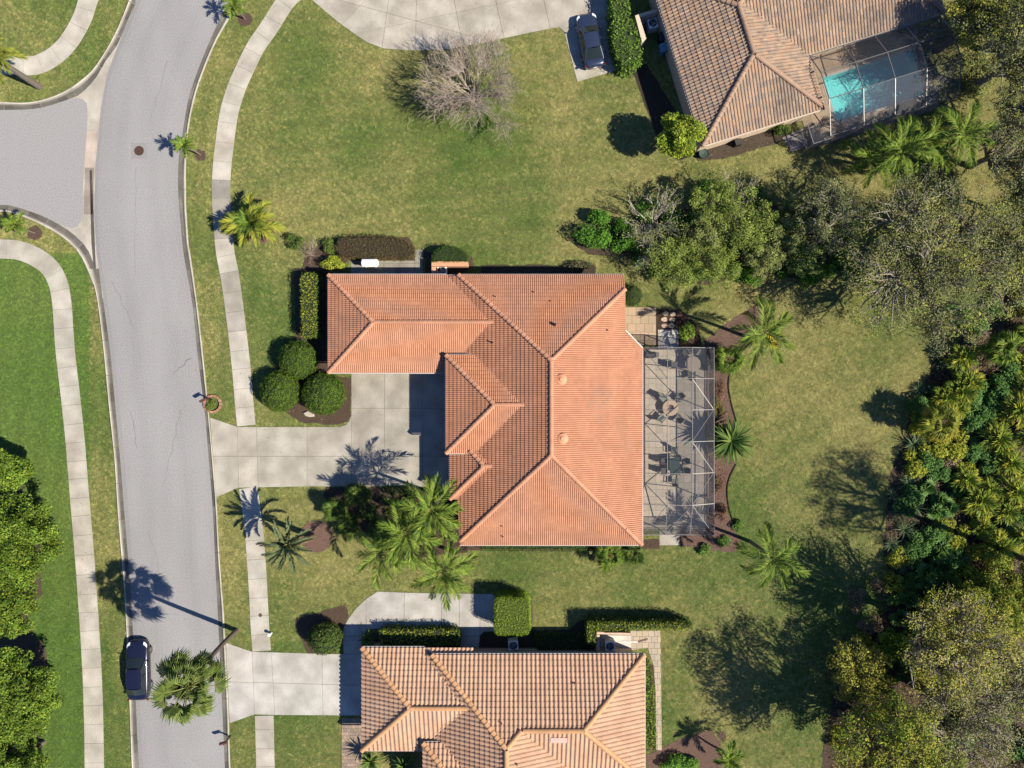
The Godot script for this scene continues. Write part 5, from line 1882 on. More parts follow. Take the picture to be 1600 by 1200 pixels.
func build_beds() -> void:
	var brown := lin(0.17, 0.115, 0.08)
	var red := lin(0.30, 0.19, 0.15)
	mulch([460, 420, 512, 420, 513, 585, 549, 590, 548, 648, 541, 660, 528, 664, 470, 660, 440, 640, 418, 610, 440, 560, 462, 530], brown)
	mulch([506, 380, 530, 372, 640, 370, 650, 390, 650, 408, 545, 408, 500, 440, 470, 430, 478, 395], lin(0.17, 0.12, 0.085))
	mulch([664, 392, 738, 400, 742, 416, 700, 440, 664, 440], brown, 0.012)
	mulch([752, 414, 930, 414, 930, 440, 752, 440], lin(0.11, 0.085, 0.055))
	mulch([510, 760, 720, 762, 730, 862, 660, 872, 620, 858, 575, 835, 535, 805, 505, 775], brown * 0.8)
	mulch([1100, 535, 1140, 500, 1180, 478, 1200, 500, 1180, 530, 1146, 565, 1136, 595, 1140, 630, 1150, 660, 1150, 720, 1140, 745, 1133, 765, 1137, 800, 1146, 825, 1158, 845, 1148, 862, 1112, 860, 1062, 852, 1062, 830, 1100, 828], red)
	edging([1180, 530, 1160, 548, 1144, 570, 1138, 600, 1143, 632, 1151, 660], "dark curved garden edging between enclosure bed and lawn, north of the spiky palm")
	edging([1150, 725, 1140, 745, 1136, 765, 1139, 795, 1150, 826], "dark curved garden edging between enclosure bed and lawn, south of the spiky palm")
	mulch([1024, 482, 1064, 484, 1092, 510, 1098, 545, 1060, 545, 1024, 545], lin(0.12, 0.07, 0.05), 0.014)
	mulch([722, 842, 1030, 842, 1030, 858, 935, 862, 722, 860], brown)
	mulch([893, 350, 930, 345, 1010, 346, 1060, 330, 1110, 318, 1200, 322, 1290, 320, 1330, 420, 1240, 435, 1180, 430, 1100, 446, 1040, 440, 1005, 415, 975, 400, 920, 398, 895, 380], lin(0.15, 0.11, 0.075))
	mulch([1620, 430, 1560, 470, 1500, 530, 1470, 555, 1458, 575, 1440, 605, 1420, 640, 1412, 690, 1392, 735, 1386, 790, 1380, 860, 1390, 900, 1400, 940, 1330, 1010, 1300, 1090, 1285, 1180, 1285, 1270, 1660, 1270, 1660, 430], lin(0.145, 0.095, 0.065))
	edging([1482, 553, 1462, 562, 1456, 575, 1459, 592], "short dark curved edging at the tip of the woodland bed")
	mulch([985, 105, 1010, 100, 1096, 240, 1060, 250, 1030, 225, 1010, 170], lin(0.085, 0.062, 0.045))
	mulch([1085, 225, 1200, 195, 1240, 205, 1215, 225, 1130, 248, 1088, 252], lin(0.15, 0.115, 0.085))
	mulch([578, 990, 720, 985, 720, 1016, 575, 1016], brown)
	mulch([748, 990, 780, 984, 826, 984, 890, 985, 905, 970, 930, 968, 932, 1020, 748, 1020], brown * 0.8)
	mulch([460, 968, 500, 955, 540, 945, 545, 962, 530, 1000, 524, 1020, 480, 1020, 468, 995], brown)
	mulch([1008, 1035, 1021, 1040, 1024, 1080, 1025, 1172, 1008, 1172], brown, 0.016)
	mulch([826, 940, 832, 940, 832, 985, 826, 985], lin(0.2, 0.16, 0.11), 0.016)
	mulch([1060, 1155, 1110, 1140, 1125, 1160, 1130, 1230, 1010, 1230, 1010, 1180], red)
	mulch([-40, 690, 30, 720, 40, 780, 60, 800, 66, 930, 40, 960, 52, 990, 72, 1010, 75, 1090, 62, 1160, 50, 1270, -40, 1270], lin(0.19, 0.14, 0.10))
	for q in [[313, 242, 9], [383, 30, 11], [54, 364, 12], [495, 838, 26], [405, 355, 26], [1128, 1150, 7]]:
		var poly := []
		for k in 14:
			var a := TAU * k / 14
			poly.append(q[0] + cos(a) * q[2])
			poly.append(q[1] + sin(a) * q[2])
		mulch(poly, red * 0.7 if q[2] < 20 else red * 1.15)

func build_small_things() -> void:
	# mailbox with brick ring
	var m := thing("brick_planter", "ring of terracotta bricks round a small green plant at the kerb", "planter", at(333, 631))
	for k in 15:
		var a := TAU * k / 15
		var s := Soup.new()
		s.box(Transform3D(Basis(Vector3.UP, -a + R(-0.06, 0.06)), Vector3(cos(a) * 0.70, 0.09, sin(a) * 0.70)), Vector3(0.19, 0.20, 0.255), vary(lin(0.36, 0.20, 0.13), 0.2))
		put(s, "brick", M.stone, m)
	hard.append(circle(g2(333, 631), 0.8))
	var fill := bush("small_shrub", "small yellow green plant inside the brick ring", "shrub", at(332, 634), Vector3(0.5, 0.4, 0.5), 900, 0.10, [lin(0.07, 0.10, 0.02), lin(0.10, 0.12, 0.03)])
	for q in [[325, 623, "dark red mailbox on a post inside the kerbside brick ring", 0.5], [356, 1150, "dark mailbox on a bracketed post beside the south drive", 0.25]]:
		var mb := thing("mailbox", q[2], "mailbox", at(q[0] + 4, q[1]), q[3])
		var s := Soup.new()
		s.bar(Vector3(0, -0.1, 0), Vector3(0, 1.05, 0), 0.10, 0.10, lin(0.05, 0.03, 0.025))
		put(s, "post", M.paint, mb)
		s = Soup.new()
		s.bar(Vector3(0.1, 0.98, 0), Vector3(-0.38, 0.98, 0), 0.08, 0.05, lin(0.05, 0.03, 0.025))
		put(s, "bracket", M.paint, mb)
		var hull := []
		for e in [-0.48, 0.12]:
			var r := []
			for k in 9:
				var a := PI * k / 8.0
				r.append(Vector3(e, 1.13 + 0.11 * sin(a), 0.10 * cos(a)))
			r.push_front(Vector3(e, 1.0, 0.10))
			r.append(Vector3(e, 1.0, -0.10))
			hull.append(r)
		var hs := loft(hull, Vector3(-0.18, 1.08, 0))
		for k in hs.c.size():
			hs.c[k] = lin(0.07, 0.028, 0.022)
		put(hs, "box", M.paint, mb)
		s = Soup.new()
		s.box(Transform3D(Basis(), Vector3(-0.1, 1.22, 0.12)), Vector3(0.14, 0.09, 0.02), lin(0.4, 0.05, 0.03))
		put(s, "flag", M.paint, mb)
	# lids and markers
	var l := thing("access_cover", "small round dark lid set into the sidewalk above the south drive", "cover", at(407, 961))
	var s2 := Soup.new()
	s2.lathe(Vector3.ZERO, [Vector2(0.16, 0), Vector2(0.16, 0.048), Vector2(0.12, 0.052), Vector2(0, 0.05)], 16, lin(0.08, 0.04, 0.03))
	put(s2, "lid", M.paint, l)
	var w := thing("water_valve", "small white capped pipe standing at the sidewalk edge by the round bush", "pipe", at(424, 989))
	s2 = Soup.new()
	s2.lathe(Vector3.ZERO, [Vector2(0.10, 0), Vector2(0.10, 0.45), Vector2(0.14, 0.46), Vector2(0.14, 0.55), Vector2(0, 0.58)], 12, lin(0.75, 0.75, 0.73))
	put(s2, "cap", M.paint, w)
	# tank on the service path
	var tk := thing("water_tank", "white rounded tank lying on the service path north of the garage", "tank", at(580, 414))
	var prof := []
	for k in 7:
		prof.append(Vector2(0.34 * sin(PI * 0.5 * k / 6.0), -0.22 * cos(PI * 0.5 * k / 6.0) * 1.0))
	var tube := []
	for q in prof:
		tube.append(q)
	tube.append(Vector2(0.34, 1.15))
	tube.append(Vector2(0.31, 1.19))
	tube.append(Vector2(0.0, 1.20))
	s2 = Soup.new()
	s2.lathe(Vector3.ZERO, tube, 24, lin(0.8, 0.8, 0.79))
	var tm := put(s2, "vessel", M.paint, tk)
	tm.transform = Transform3D(Basis(Vector3(0, 0, 1), PI / 2), Vector3(0.62, 1.0, 0))
	for x in [-0.4, 0.4]:
		s2 = Soup.new()
		s2.box(Transform3D(Basis(), Vector3(x, 0.34, 0)), Vector3(0.12, 0.70, 0.5), lin(0.5, 0.5, 0.48))
		put(s2, "support", M.paint, tk)
	# air conditioners and their walls
	ac_unit("air conditioner behind the orange capped wall north of the main house", at(692, 425), 0.0)
	ac_unit("air conditioner in the walled nook beside the weathered brown roof", at(1017, 44), 0.25)
	ac_unit("air conditioner on the mulch between lime box hedge and peach roof", at(802, 1003), 0.1)
	ac_unit("air conditioner on a white pad behind the low wall by the long hedge", at(951, 1004), 0.02)
	var wl := thing("screen_wall", "low orange capped wall hiding the air conditioner at the main house", "wall")
	var orange := lin(0.50, 0.27, 0.16)
	for q in [[674, 408, 731, 416, 1.25], [674, 416.5, 681, 434, 1.25]]:
		var a := g2(q[0], q[1], 1.25)
		var b := g2(q[2], q[3], 1.25)
		var s := Soup.new()
		s.prism(PackedVector2Array([a, Vector2(b.x, a.y), b, Vector2(a.x, b.y)]), -0.05, q[4], orange, 0.02)
		put(s, "wall", M.stucco, wl)
	var w2 := thing("screen_wall", "beige angled wall round the air conditioner by the brown roof", "wall")
	for q in [[[992, 24, 998, 22, 1010, 60, 1003, 66]], [[999, 21.5, 1027, 13, 1028, 18, 1000, 26.5]]]:
		var s := Soup.new()
		s.prism(pts(q[0], 1.5), -0.05, 1.5, lin(0.50, 0.42, 0.34), 0.02)
		put(s, "wall", M.stucco, w2)
	var w3 := thing("screen_wall", "low tan wall round the air conditioner beside the paver path", "wall")
	for q in [[[932, 987, 985, 989, 985, 993, 932, 991]], [[932, 991.4, 937, 991.6, 937, 1018, 932, 1018]]]:
		var s := Soup.new()
		s.prism(pts(q[0], 1.2), -0.05, 1.2, lin(0.48, 0.36, 0.27), 0.02)
		put(s, "wall", M.stucco, w3)
	var pad := Soup.new()
	pad.prism(pts([938, 992, 986, 993, 986, 1016, 938, 1016]), 0.0, 0.045, lin(0.55, 0.53, 0.50))
	struct(pad, "equipment_pad", M.concrete)
	hard.append(pts([932, 988, 986, 988, 986, 1018, 932, 1018]))
	# bins by the neighbour's wall
	for q in [[1033, 83, lin(0.10, 0.22, 0.36), "grey blue lidded wheeled bin against the brown roofed house"], [1031, 66, lin(0.02, 0.025, 0.04), "dark wheeled bin between blue bin and air conditioner nook"]]:
		var b := thing("wheeled_bin", q[3], "bin", at(q[0], q[1]), 0.3)
		var s := Soup.new()
		var rows := []
		for e in [[0.0, 0.22, 0.24], [0.9, 0.29, 0.33], [1.0, 0.30, 0.34]]:

			var r := []
			for c in [[-1, -1], [1, -1], [1, 1], [-1, 1], [-1, -1]]:
				r.append(Vector3(c[0] * e[1], e[0], c[1] * e[2]))
			rows.append(r)
		var bd := loft(rows, Vector3(0, 0.5, 0), false)
		for k in bd.c.size():
			bd.c[k] = q[2] * 0.8
		put(bd, "bin_body", M.paint, b)
		s = Soup.new()
		s.prism(PackedVector2Array([Vector2(-0.30, -0.30), Vector2(-0.22, -0.38), Vector2(0.22, -0.38), Vector2(0.30, -0.30), Vector2(0.31, 0.36), Vector2(-0.31, 0.36)]), 1.01, 1.09, q[2], 0.03)
		put(s, "bin_lid", M.paint, b)
	var pot := thing("plant_pot", "round dark green pot at the corner of the brown roofed house", "pot", at(1097, 243))
	s2 = Soup.new()
	s2.lathe(Vector3.ZERO, [Vector2(0.28, 0), Vector2(0.40, 0.5), Vector2(0.44, 0.52), Vector2(0.42, 0.56), Vector2(0.36, 0.5), Vector2(0, 0.46)], 18, lin(0.02, 0.045, 0.04))
	put(s2, "vessel", M.paint, pot)
	var bx := thing("utility_box", "small black box against the brown roofed house's lower wall", "box", at(1150, 226), 0.3)
	s2 = Soup.new()
	s2.box(Transform3D(Basis(), Vector3(0, 0.35, 0)), Vector3(0.55, 0.7, 0.45), lin(0.015, 0.015, 0.015))
	put(s2, "casing", M.paint, bx)
	s2 = Soup.new()
	s2.box(Transform3D(Basis(), Vector3(0, 0.72, 0)), Vector3(0.6, 0.04, 0.5), lin(0.02, 0.02, 0.02))
	put(s2, "lid", M.paint, bx)
	# stepping stones
	var names := ["stepping stone nearest the tan pavers in the upper row", "stepping stone nearest the palm in the upper row", "stepping stone nearest the tan pavers in the middle row", "stepping stone nearest the palm in the middle row", "stepping stone nearest the tan pavers in the row by the grey slab", "stepping stone nearest the palm in the row by the grey slab"]
	var k2 := 0
	for q in [[1040, 490], [1051, 491], [1038, 499], [1050, 500], [1038, 509], [1049, 509]]:
		var poly := PackedVector2Array()
		for k in 9:
			poly.append(Vector2.from_angle(TAU * k / 9) * Vector2(0.28, 0.22) * R(0.85, 1.12))
		var s := Soup.new()
		s.prism(poly, 0.0, 0.06, vary(lin(0.42, 0.33, 0.24), 0.1), 0.015)
		var o := put(s, "stepping_stone", M.stone, self)
		o.position = at(q[0], q[1])
		tag(o, "pale irregular " + names[k2], "stepping stone")
		k2 += 1
	var rk := Soup.new()
	rk.prism(PackedVector2Array([Vector2(-0.5, -0.1), Vector2(-0.1, -0.28), Vector2(0.45, 0.0), Vector2(0.5, 0.2), Vector2(0.1, 0.26), Vector2(-0.3, 0.15)]), -0.03, 0.22, lin(0.42, 0.38, 0.31), 0.07)
	var ro := put(rk, "rock", M.stone, self)
	ro.position = at(483, 647)
	tag(ro, "pale rock at the foot of the three clipped globes", "rock")

func build_vehicles() -> void:
	car("slate blue hatchback parked on the spur of the fan shaped drive", at(921, 69), deg_to_rad(10.5), M.car_blue, 4.75, 1.86, -0.075, 0.20, 0.98)
	car("dark navy sedan parked at the kerb beside the tall leaning palm", at(222, 1042), deg_to_rad(1.5), M.car_navy, 5.1, 1.92, -0.07, 0.26, 0.94)

func build_hedges() -> void:
	var dkg := [lin(0.035, 0.065, 0.016), lin(0.05, 0.085, 0.02), lin(0.065, 0.10, 0.022)]
	var mid := [lin(0.055, 0.095, 0.02), lin(0.08, 0.12, 0.025), lin(0.10, 0.14, 0.03)]
	var lime := [lin(0.14, 0.22, 0.022), lin(0.19, 0.27, 0.03), lin(0.115, 0.19, 0.02)]
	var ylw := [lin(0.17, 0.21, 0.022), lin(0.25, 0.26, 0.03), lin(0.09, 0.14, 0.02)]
	var brn := [lin(0.085, 0.065, 0.032), lin(0.075, 0.08, 0.03), lin(0.11, 0.075, 0.04)]
	clipped_hedge("hedge", "tall clipped hedge with yellow green top along the garage's street side", [469, 432, 474, 426, 490, 425, 495, 430, 494, 526, 470, 527], 1.75, 0.13, mid, 170, "", ylw, 0.10, "leaf_gloss")
	clipped_hedge("hedge", "long brownish rounded hedge on the lawn side of the service path", [522, 385, 530, 371, 560, 368, 600, 368, 632, 373, 646, 384, 648, 396, 640, 403, 560, 403, 530, 401], 1.15, 0.10, brn, 220, "", [], 0.10)
	bush("shrub", "small green shrub at the street end of the brownish hedge", "shrub", at(516, 386), Vector3(0.55, 0.9, 0.75), 900, 0.13, mid)
	bush("shrub", "bright yellow green shrub at the garage's corner by the service path", "shrub", at(524, 414), Vector3(1.0, 1.2, 0.7), 1500, 0.14, ylw)
	var hd := clipped_hedge("hedge", "half round dark green clipped shrub behind the orange capped wall", [674, 409, 674, 398, 682, 388, 694, 384, 710, 384, 724, 389, 731, 399, 731, 409], 1.45, 0.09, [lin(0.035, 0.075, 0.012), lin(0.05, 0.095, 0.018)], 260, "", [], 0.05)
	hd.set_meta("category", "shrub")
	clipped_hedge("hedge", "broad bright hedge between the blue hatchback and the brown roofed house", [954, -30, 954, 10, 956, 55, 962, 85, 972, 104, 990, 104, 1003, 90, 1000, 60, 986, 25, 980, -30], 1.9, 0.19, [lin(0.08, 0.15, 0.025), lin(0.11, 0.19, 0.03), lin(0.06, 0.11, 0.02)], 110, "", [], 0.16, "leaf_gloss")
	clipped_hedge("hedge", "lime green square clipped hedge at the end of the curved walkway", [773, 938, 778, 934, 820, 934, 828, 940, 829, 986, 822, 993, 778, 994, 772, 988], 2.3, 0.08, lime, 380, "", [], 0.06)
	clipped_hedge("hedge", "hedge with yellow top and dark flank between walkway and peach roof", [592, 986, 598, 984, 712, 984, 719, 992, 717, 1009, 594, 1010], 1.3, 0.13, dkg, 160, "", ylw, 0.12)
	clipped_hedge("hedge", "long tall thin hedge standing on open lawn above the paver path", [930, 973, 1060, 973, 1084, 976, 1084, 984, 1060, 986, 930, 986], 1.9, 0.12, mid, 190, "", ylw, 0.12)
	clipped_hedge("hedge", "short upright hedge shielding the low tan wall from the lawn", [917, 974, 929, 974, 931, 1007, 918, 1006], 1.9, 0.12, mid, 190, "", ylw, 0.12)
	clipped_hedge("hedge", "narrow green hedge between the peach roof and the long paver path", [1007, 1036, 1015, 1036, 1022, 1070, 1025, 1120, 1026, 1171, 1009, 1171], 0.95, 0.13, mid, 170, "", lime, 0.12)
	clipped_hedge("hedge", "low dark hedge under the main house's lower eave", [752, 840, 930, 842, 930, 861, 752, 861], 0.9, 0.10, [lin(0.045, 0.09, 0.015), lin(0.06, 0.115, 0.02)], 220, "", [], 0.10)
	clipped_hedge("hedge", "small low dark hedge where driveway meets the palm bed", [600, 760, 640, 760, 640, 772, 604, 774], 0.6, 0.10, dkg, 220, "", [], 0.08)
	clipped_hedge("hedge", "leafy dark low hedge beside the lime box hedge in the house's shade", [835, 992, 928, 994, 928, 1018, 840, 1020], 0.7, 0.13, dkg, 170, "", [], 0.15)
	for q in [[468, 564, 31, 31, "clipped green globe nearest the garage hedge"], [440, 612, 31, 33, "clipped green globe nearest the sidewalk"], [507, 616, 34, 34, "clipped green globe nearest the driveway"]]:
		globe("topiary_globe", q[4], "topiary", at(q[0] + 4, q[1] - 1), Vector3(q[2] / 18.0 * 0.97, 1.35, q[3] / 18.0 * 0.97), 1.0, 0.09, [lin(0.036, 0.075, 0.012), lin(0.062, 0.115, 0.016), lin(0.105, 0.165, 0.024)], 400)
	globe("round_bush", "round glossy bush in a mulch ring beside the south drive", "shrub", at(513, 990), Vector3(1.45, 1.25, 1.35), 1.1, 0.13, [lin(0.035, 0.065, 0.015), lin(0.06, 0.10, 0.02), lin(0.085, 0.125, 0.03)], 190)
	globe("round_bush", "dark domed shrub at the house corner above the tan pavers", "shrub", at(984, 463), Vector3(0.95, 0.9, 0.95), 0.6, 0.09, dkg, 330)
	for q in [[610, 790, 0.9, dkg, "dark low shrub in the palm bed beside the driveway's edge"], [640, 785, 0.7, mid, "green low shrub in the palm bed under the driveway palm"], [575, 800, 0.9, dkg, "dark low shrub between the two driveway palmettos and the lawn palms"], [590, 825, 0.9, mid, "green low shrub on the lawn side of the palm bed"], [665, 830, 1.0, dkg, "dark low shrub in the middle of the palm bed"], [700, 835, 0.9, mid, "green low shrub in the palm bed by the main roof corner"], [700, 800, 0.8, dkg, "dark low shrub against the main house wall in the palm bed"], [628, 812, 0.7, ylw, "bright yellow green shrub in the middle of the palm bed"]]:
		bush("shrub", q[4], "shrub", at(q[0], q[1]), Vector3(q[2], 0.7, q[2]), 750, 0.15, q[3])
	# leggy bare shrub by the brown hedge
	var o := thing("bare_shrub", "leafless grey twiggy shrub by the brownish hedge's street end", "shrub", at(487, 397))
	var s := Soup.new()
	for k in 26:
		var d := (rv() + Vector3.UP * 0.9).normalized()
		limb(s, Vector3(R(-0.2, 0.2), 0, R(-0.2, 0.2)), d, R(0.5, 0.8), 0.018, 2, 3, 0.5, lin(0.30, 0.25, 0.20), [], 0.1, 4)
	put(s, "branches", M.twig, o)
	bush("shrub", "dark leafy shrub on the lawn side of the grey twiggy shrub", "shrub", at(463, 378), Vector3(0.8, 0.9, 0.7), 700, 0.14, dkg)
	bush("shrub", "bright green spreading shrub at the foot of the peach house's corner", "shrub", at(1058, 1188), Vector3(1.7, 0.9, 0.7), 2200, 0.17, [lin(0.06, 0.14, 0.02), lin(0.09, 0.18, 0.03)])
	bush("shrub", "yellow green shrub by the stepping stones", "shrub", at(1072, 520), Vector3(0.7, 0.7, 0.9), 900, 0.15, [lin(0.09, 0.16, 0.025), lin(0.14, 0.2, 0.03)])
	bush("shrub", "low dark shrub under the brown roof beside the pool gate", "shrub", at(1214, 205), Vector3(0.9, 1.0, 0.7), 1100, 0.14, dkg)
	bush("shrub", "sprawling dark shrub at the mulch edge north of the main roof", "shrub", at(905, 418), Vector3(1.3, 0.7, 0.5), 900, 0.14, [lin(0.07, 0.05, 0.04), lin(0.05, 0.07, 0.025)])
	var rusty := [lin(0.11, 0.055, 0.045), lin(0.085, 0.075, 0.03), lin(0.14, 0.07, 0.055)]
	var k2 := 0
	for q in [[1123, 610, 0.6, 1.1, "beside the fire table's screen"], [1122, 755, 0.55, 1.0, "beside the dining table's screen"], [1124, 802, 0.6, 0.8, "by the enclosure's lower corner"]]:
		bush("low_shrub", "rusty leaved low shrub " + q[4], "shrub", at(q[0], q[1]), Vector3(q[2], 0.5, q[3]), 700, 0.10, rusty)
	bush("shrub", "olive ground shrub between fire table screen and spiky palm", "shrub", at(1121, 640), Vector3(0.5, 0.45, 1.3), 800, 0.10, [lin(0.12, 0.10, 0.03), lin(0.10, 0.11, 0.035)])
	for q in [[1130, 845, "near the enclosure's slab"], [1150, 820, "at the bed's tip by the queen palm"], [1100, 858, "on the mulch below the enclosure"]]:
		bush("shrub", "bright leafy low shrub " + q[2], "shrub", at(q[0], q[1]), Vector3(0.6, 0.5, 0.5), 520, 0.15, [lin(0.05, 0.11, 0.02), lin(0.08, 0.15, 0.03)])

var fr := {}

func build_palms() -> void:
	var queen := [lin(0.07, 0.135, 0.02), lin(0.12, 0.185, 0.028), lin(0.18, 0.235, 0.036), lin(0.05, 0.095, 0.02)]
	var grey := [lin(0.115, 0.155, 0.085), lin(0.15, 0.19, 0.11), lin(0.09, 0.125, 0.065)]
	var yel := [lin(0.15, 0.18, 0.03), lin(0.22, 0.22, 0.03), lin(0.10, 0.14, 0.025)]
	var wash := [lin(0.085, 0.125, 0.03), lin(0.12, 0.155, 0.04), lin(0.06, 0.095, 0.025)]
	var pal := [lin(0.04, 0.075, 0.016), lin(0.065, 0.105, 0.02), lin(0.09, 0.13, 0.03)]
	for k in 4:
		fr["queen%d" % k] = feather(3.3, 1.2, 1.35, 52, 0.72, 0.048, queen, 0.85, 0.6, 0.3)
	fr.q = [fr.queen0, fr.queen1, fr.queen2, fr.queen3]
	fr.s = [feather(1.15, 0.5, 1.0, 16, 0.36, 0.06, queen, 0.8, 0.3, 0.3), feather(1.2, 0.45, 1.2, 16, 0.36, 0.06, queen, 0.75, 0.3, 0.2)]
	fr.d = [feather(2.7, 0.9, 0.9, 52, 0.42, 0.055, grey, 0.62, 0.05, 0.55), feather(2.5, 1.0, 1.1, 52, 0.42, 0.055, grey, 0.6, 0.05, 0.5)]
	fr.y = [feather(2.2, 0.9, 1.2, 30, 0.5, 0.06, yel, 0.8, 0.4, 0.2), feather(2.0, 0.8, 1.3, 30, 0.5, 0.06, yel, 0.8, 0.4, 0.2)]
	fr.w = [fan(1.2, 0.85, 18, 1.5, wash, 0.45), fan(1.35, 0.9, 18, 1.6, wash, 0.6), fan(0.95, 0.8, 16, 1.4, wash, 0.5), fan(0.55, 0.8, 16, 1.4, wash, 0.4), fan(0.35, 0.75, 14, 1.2, wash, 0.3)]
	fr.p = [fan(0.45, 0.8, 18, 1.7, pal, 0.2), fan(0.7, 0.8, 18, 1.8, pal, 0.3), fan(0.3, 0.75, 16, 1.5, pal, 0.2)]
	fr.yf = [fan(0.45, 0.95, 14, 1.2, yel, 0.45), fan(0.85, 0.95, 14, 1.2, yel, 0.55), fan(0.65, 0.9, 14, 1.1, [yel[1], lin(0.30, 0.26, 0.04)], 0.5)]
	fr.gf = [fan(0.4, 0.9, 14, 1.2, queen, 0.45), fan(0.8, 0.9, 14, 1.2, queen, 0.5), fan(0.6, 0.85, 14, 1.1, queen, 0.5)]
	fr.a = [strap(1.25, 0.14, 0.15, lin(0.07, 0.125, 0.03)), strap(1.15, 0.13, 0.25, lin(0.10, 0.155, 0.04)), strap(1.2, 0.15, 0.1, lin(0.05, 0.09, 0.02))]
	fr.st = [strap(2.0, 0.20, 0.3, lin(0.045, 0.085, 0.02)), strap(2.2, 0.20, 0.45, lin(0.08, 0.13, 0.03)), strap(1.8, 0.17, 0.2, lin(0.13, 0.17, 0.045)), strap(1.6, 0.17, 0.1, lin(0.035, 0.068, 0.02))]
	# tall street palm leaning out over the road
	var tp := palm("tall_fan_palm", "tall slender fan palm whose crown hangs over the road", at(370, 985), at(296, 1072, 10.3), 0.17, fr.w, 58, 1.25, -0.85, "", lin(0.17, 0.135, 0.11), 1.3)
	var dead := [lin(0.24, 0.17, 0.10), lin(0.30, 0.22, 0.13)]
	set_fronds(tp, [fan(0.8, 0.7, 12, 1.2, dead, 1.2)], at(296, 1072, 10.3) - tp.position - Vector3(0, 0.3, 0), 5, -0.9, -1.2, "dead_frond")
	# date palm by the sidewalk
	palm("date_palm", "grey green feather palm arching over the sidewalk from a mulch ring", at(489, 838), at(452, 850, 3.9), 0.24, fr.d, 22, 1.25, -0.05, "", lin(0.20, 0.14, 0.09))
	# young street palms
	for q in [[313, 242, 290, 229, 2.3, "young feather palm at the kerb in line with the manhole cover"], [383, 30, 366, 10, 2.3, "young feather palm at the kerb at the photo's top edge"], [54, 364, 27, 352, 2.0, "young feather palm on the corner of the side street"]]:
		palm("young_palm", q[5], at(q[0], q[1]), at(q[2], q[3], q[4]), 0.06, fr.s, 13, 1.1, 0.0)
	palm("areca_palm", "bushy yellow green palm clump beside the sidewalk's dark slabs", at(398, 352), at(395, 350, 0.9), 0.0, [fr.s[0], fr.s[1], fr.y[1]], 40, 1.2, 0.1, "", Color.WHITE, 1.45)
	palm("feather_palm", "stout leaning palm trunk with yellowish crown over the corner lawn", at(62, 136), at(-4, 92, 5.2), 0.22, fr.y, 22, 1.2, -0.3, "", lin(0.20, 0.18, 0.165))
	# queen palms round the main house
	for q in [[690, 776, 674, 796, 5.6, 14, "queen palm with fronds brushing the house's roof corner by the driveway"], [657, 806, 634, 830, 5.6, 14, "queen palm in the dense bed between driveway and front lawn"], [710, 862, 691, 893, 5.2, 15, "queen palm whose fronds hang over the curved walkway"], [618, 838, 598, 862, 4.2, 10, "queen palm leaning from the dense bed over the front lawn"],
			[1165, 526, 1192, 520, 5.0, 12, "queen palm with one yellow frond north of the enclosure lawn"], [1172, 846, 1205, 871, 5.2, 11, "queen palm on open lawn beyond the enclosure's lower corner"],
			[1380, 262, 1400, 238, 4.3, 16, "queen palm against the pool enclosure, nearer the house gate"], [1418, 245, 1445, 222, 3.6, 14, "low queen palm between the two taller ones at the pool enclosure"], [1352, 262, 1362, 250, 2.6, 12, "smallest queen palm at the pool enclosure's gate end"], [1460, 245, 1497, 212, 4.6, 16, "queen palm against the pool enclosure, nearer the woodland"]]:
		palm("queen_palm", q[6], at(q[0], q[1]), at(q[2], q[3], q[4]), 0.13, fr.q, q[5], 1.2, -0.45)
	var yp := feather(2.3, 0.5, 1.4, 36, 0.5, 0.05, [lin(0.45, 0.36, 0.02), lin(0.5, 0.42, 0.05)], 0.8, 0.5, 0.2)
	for c in get_children():
		if c.has_meta("label") and str(c.get_meta("label")).begins_with("queen palm with one yellow"):
			var f := put_mesh(yp, "frond", M.frond, c)
			f.set_meta("label", "yellowed frond")
			f.transform = Transform3D(Basis(Vector3.UP, -0.75), at(1192, 520, 4.9) - c.position)
	# spiky palm against the cage
	var sp := palm("spiky_palm", "dense spiky rosette palm growing against the patio screen", at(1136, 687), at(1142, 689, 1.7), 0.14, fr.st, 170, 0.95, -0.6)
	# palmettos and rosettes
	for q in [[562, 772, 1.5, fr.p, 26, "dark palmetto at the driveway edge beside a mulch gap"], [524, 797, 1.2, fr.p, 22, "dark palmetto at the sidewalk end of the palm bed"], [603, 838, 1.0, fr.gf, 18, "green palmetto in the lawn edge of the palm bed"], [952, 868, 1.1, fr.gf, 22, "bright palmetto under the main house's lower eave"], [986, 862, 0.9, fr.p, 18, "darker palmetto beside the enclosure's lower slab"],
			[1138, 562, 1.1, fr.gf, 24, "bright fan palm just outside the patio's north corner"], [545, 822, 0.9, fr.p, 16, "dim palmetto at the lawn edge below the driveway palmettos"]]:
		palm("palmetto", q[5], at(q[0], q[1]), at(q[0], q[1], q[2]), 0.0, q[3], q[4], 1.3, -0.1)
	for q in [[580, 1188, "rosette plant at the peach house's lower street corner"], [632, 1196, "rosette plant under the peach house's entry roof"]]:
		palm("rosette_plant", q[2], at(q[0], q[1], 0), at(q[0], q[1], 1.0), 0.0, fr.a, 44, 1.3, -0.2)
	palm("rosette_plant", "dark spiky rosette between the walkway and the yellow topped hedge", at(575, 997), at(575, 997, 0.6), 0.0, fr.a, 34, 1.3, 0.0, "", Color.WHITE, 0.75)
	palm("palmetto", "green feather palm at the woodland edge beside a mulch ring", at(1128, 1172), at(1138, 1185, 2.2), 0.08, fr.s, 14, 1.1, -0.2, "", lin(0.2, 0.16, 0.12), 1.3)
	palm("fan_palm", "yellow green fan palm clump at the woodland's lawn edge", at(1448, 655), at(1466, 662, 2.7), 0.16, fr.yf, 40, 1.35, -0.4, "", lin(0.18, 0.14, 0.1), 1.15)
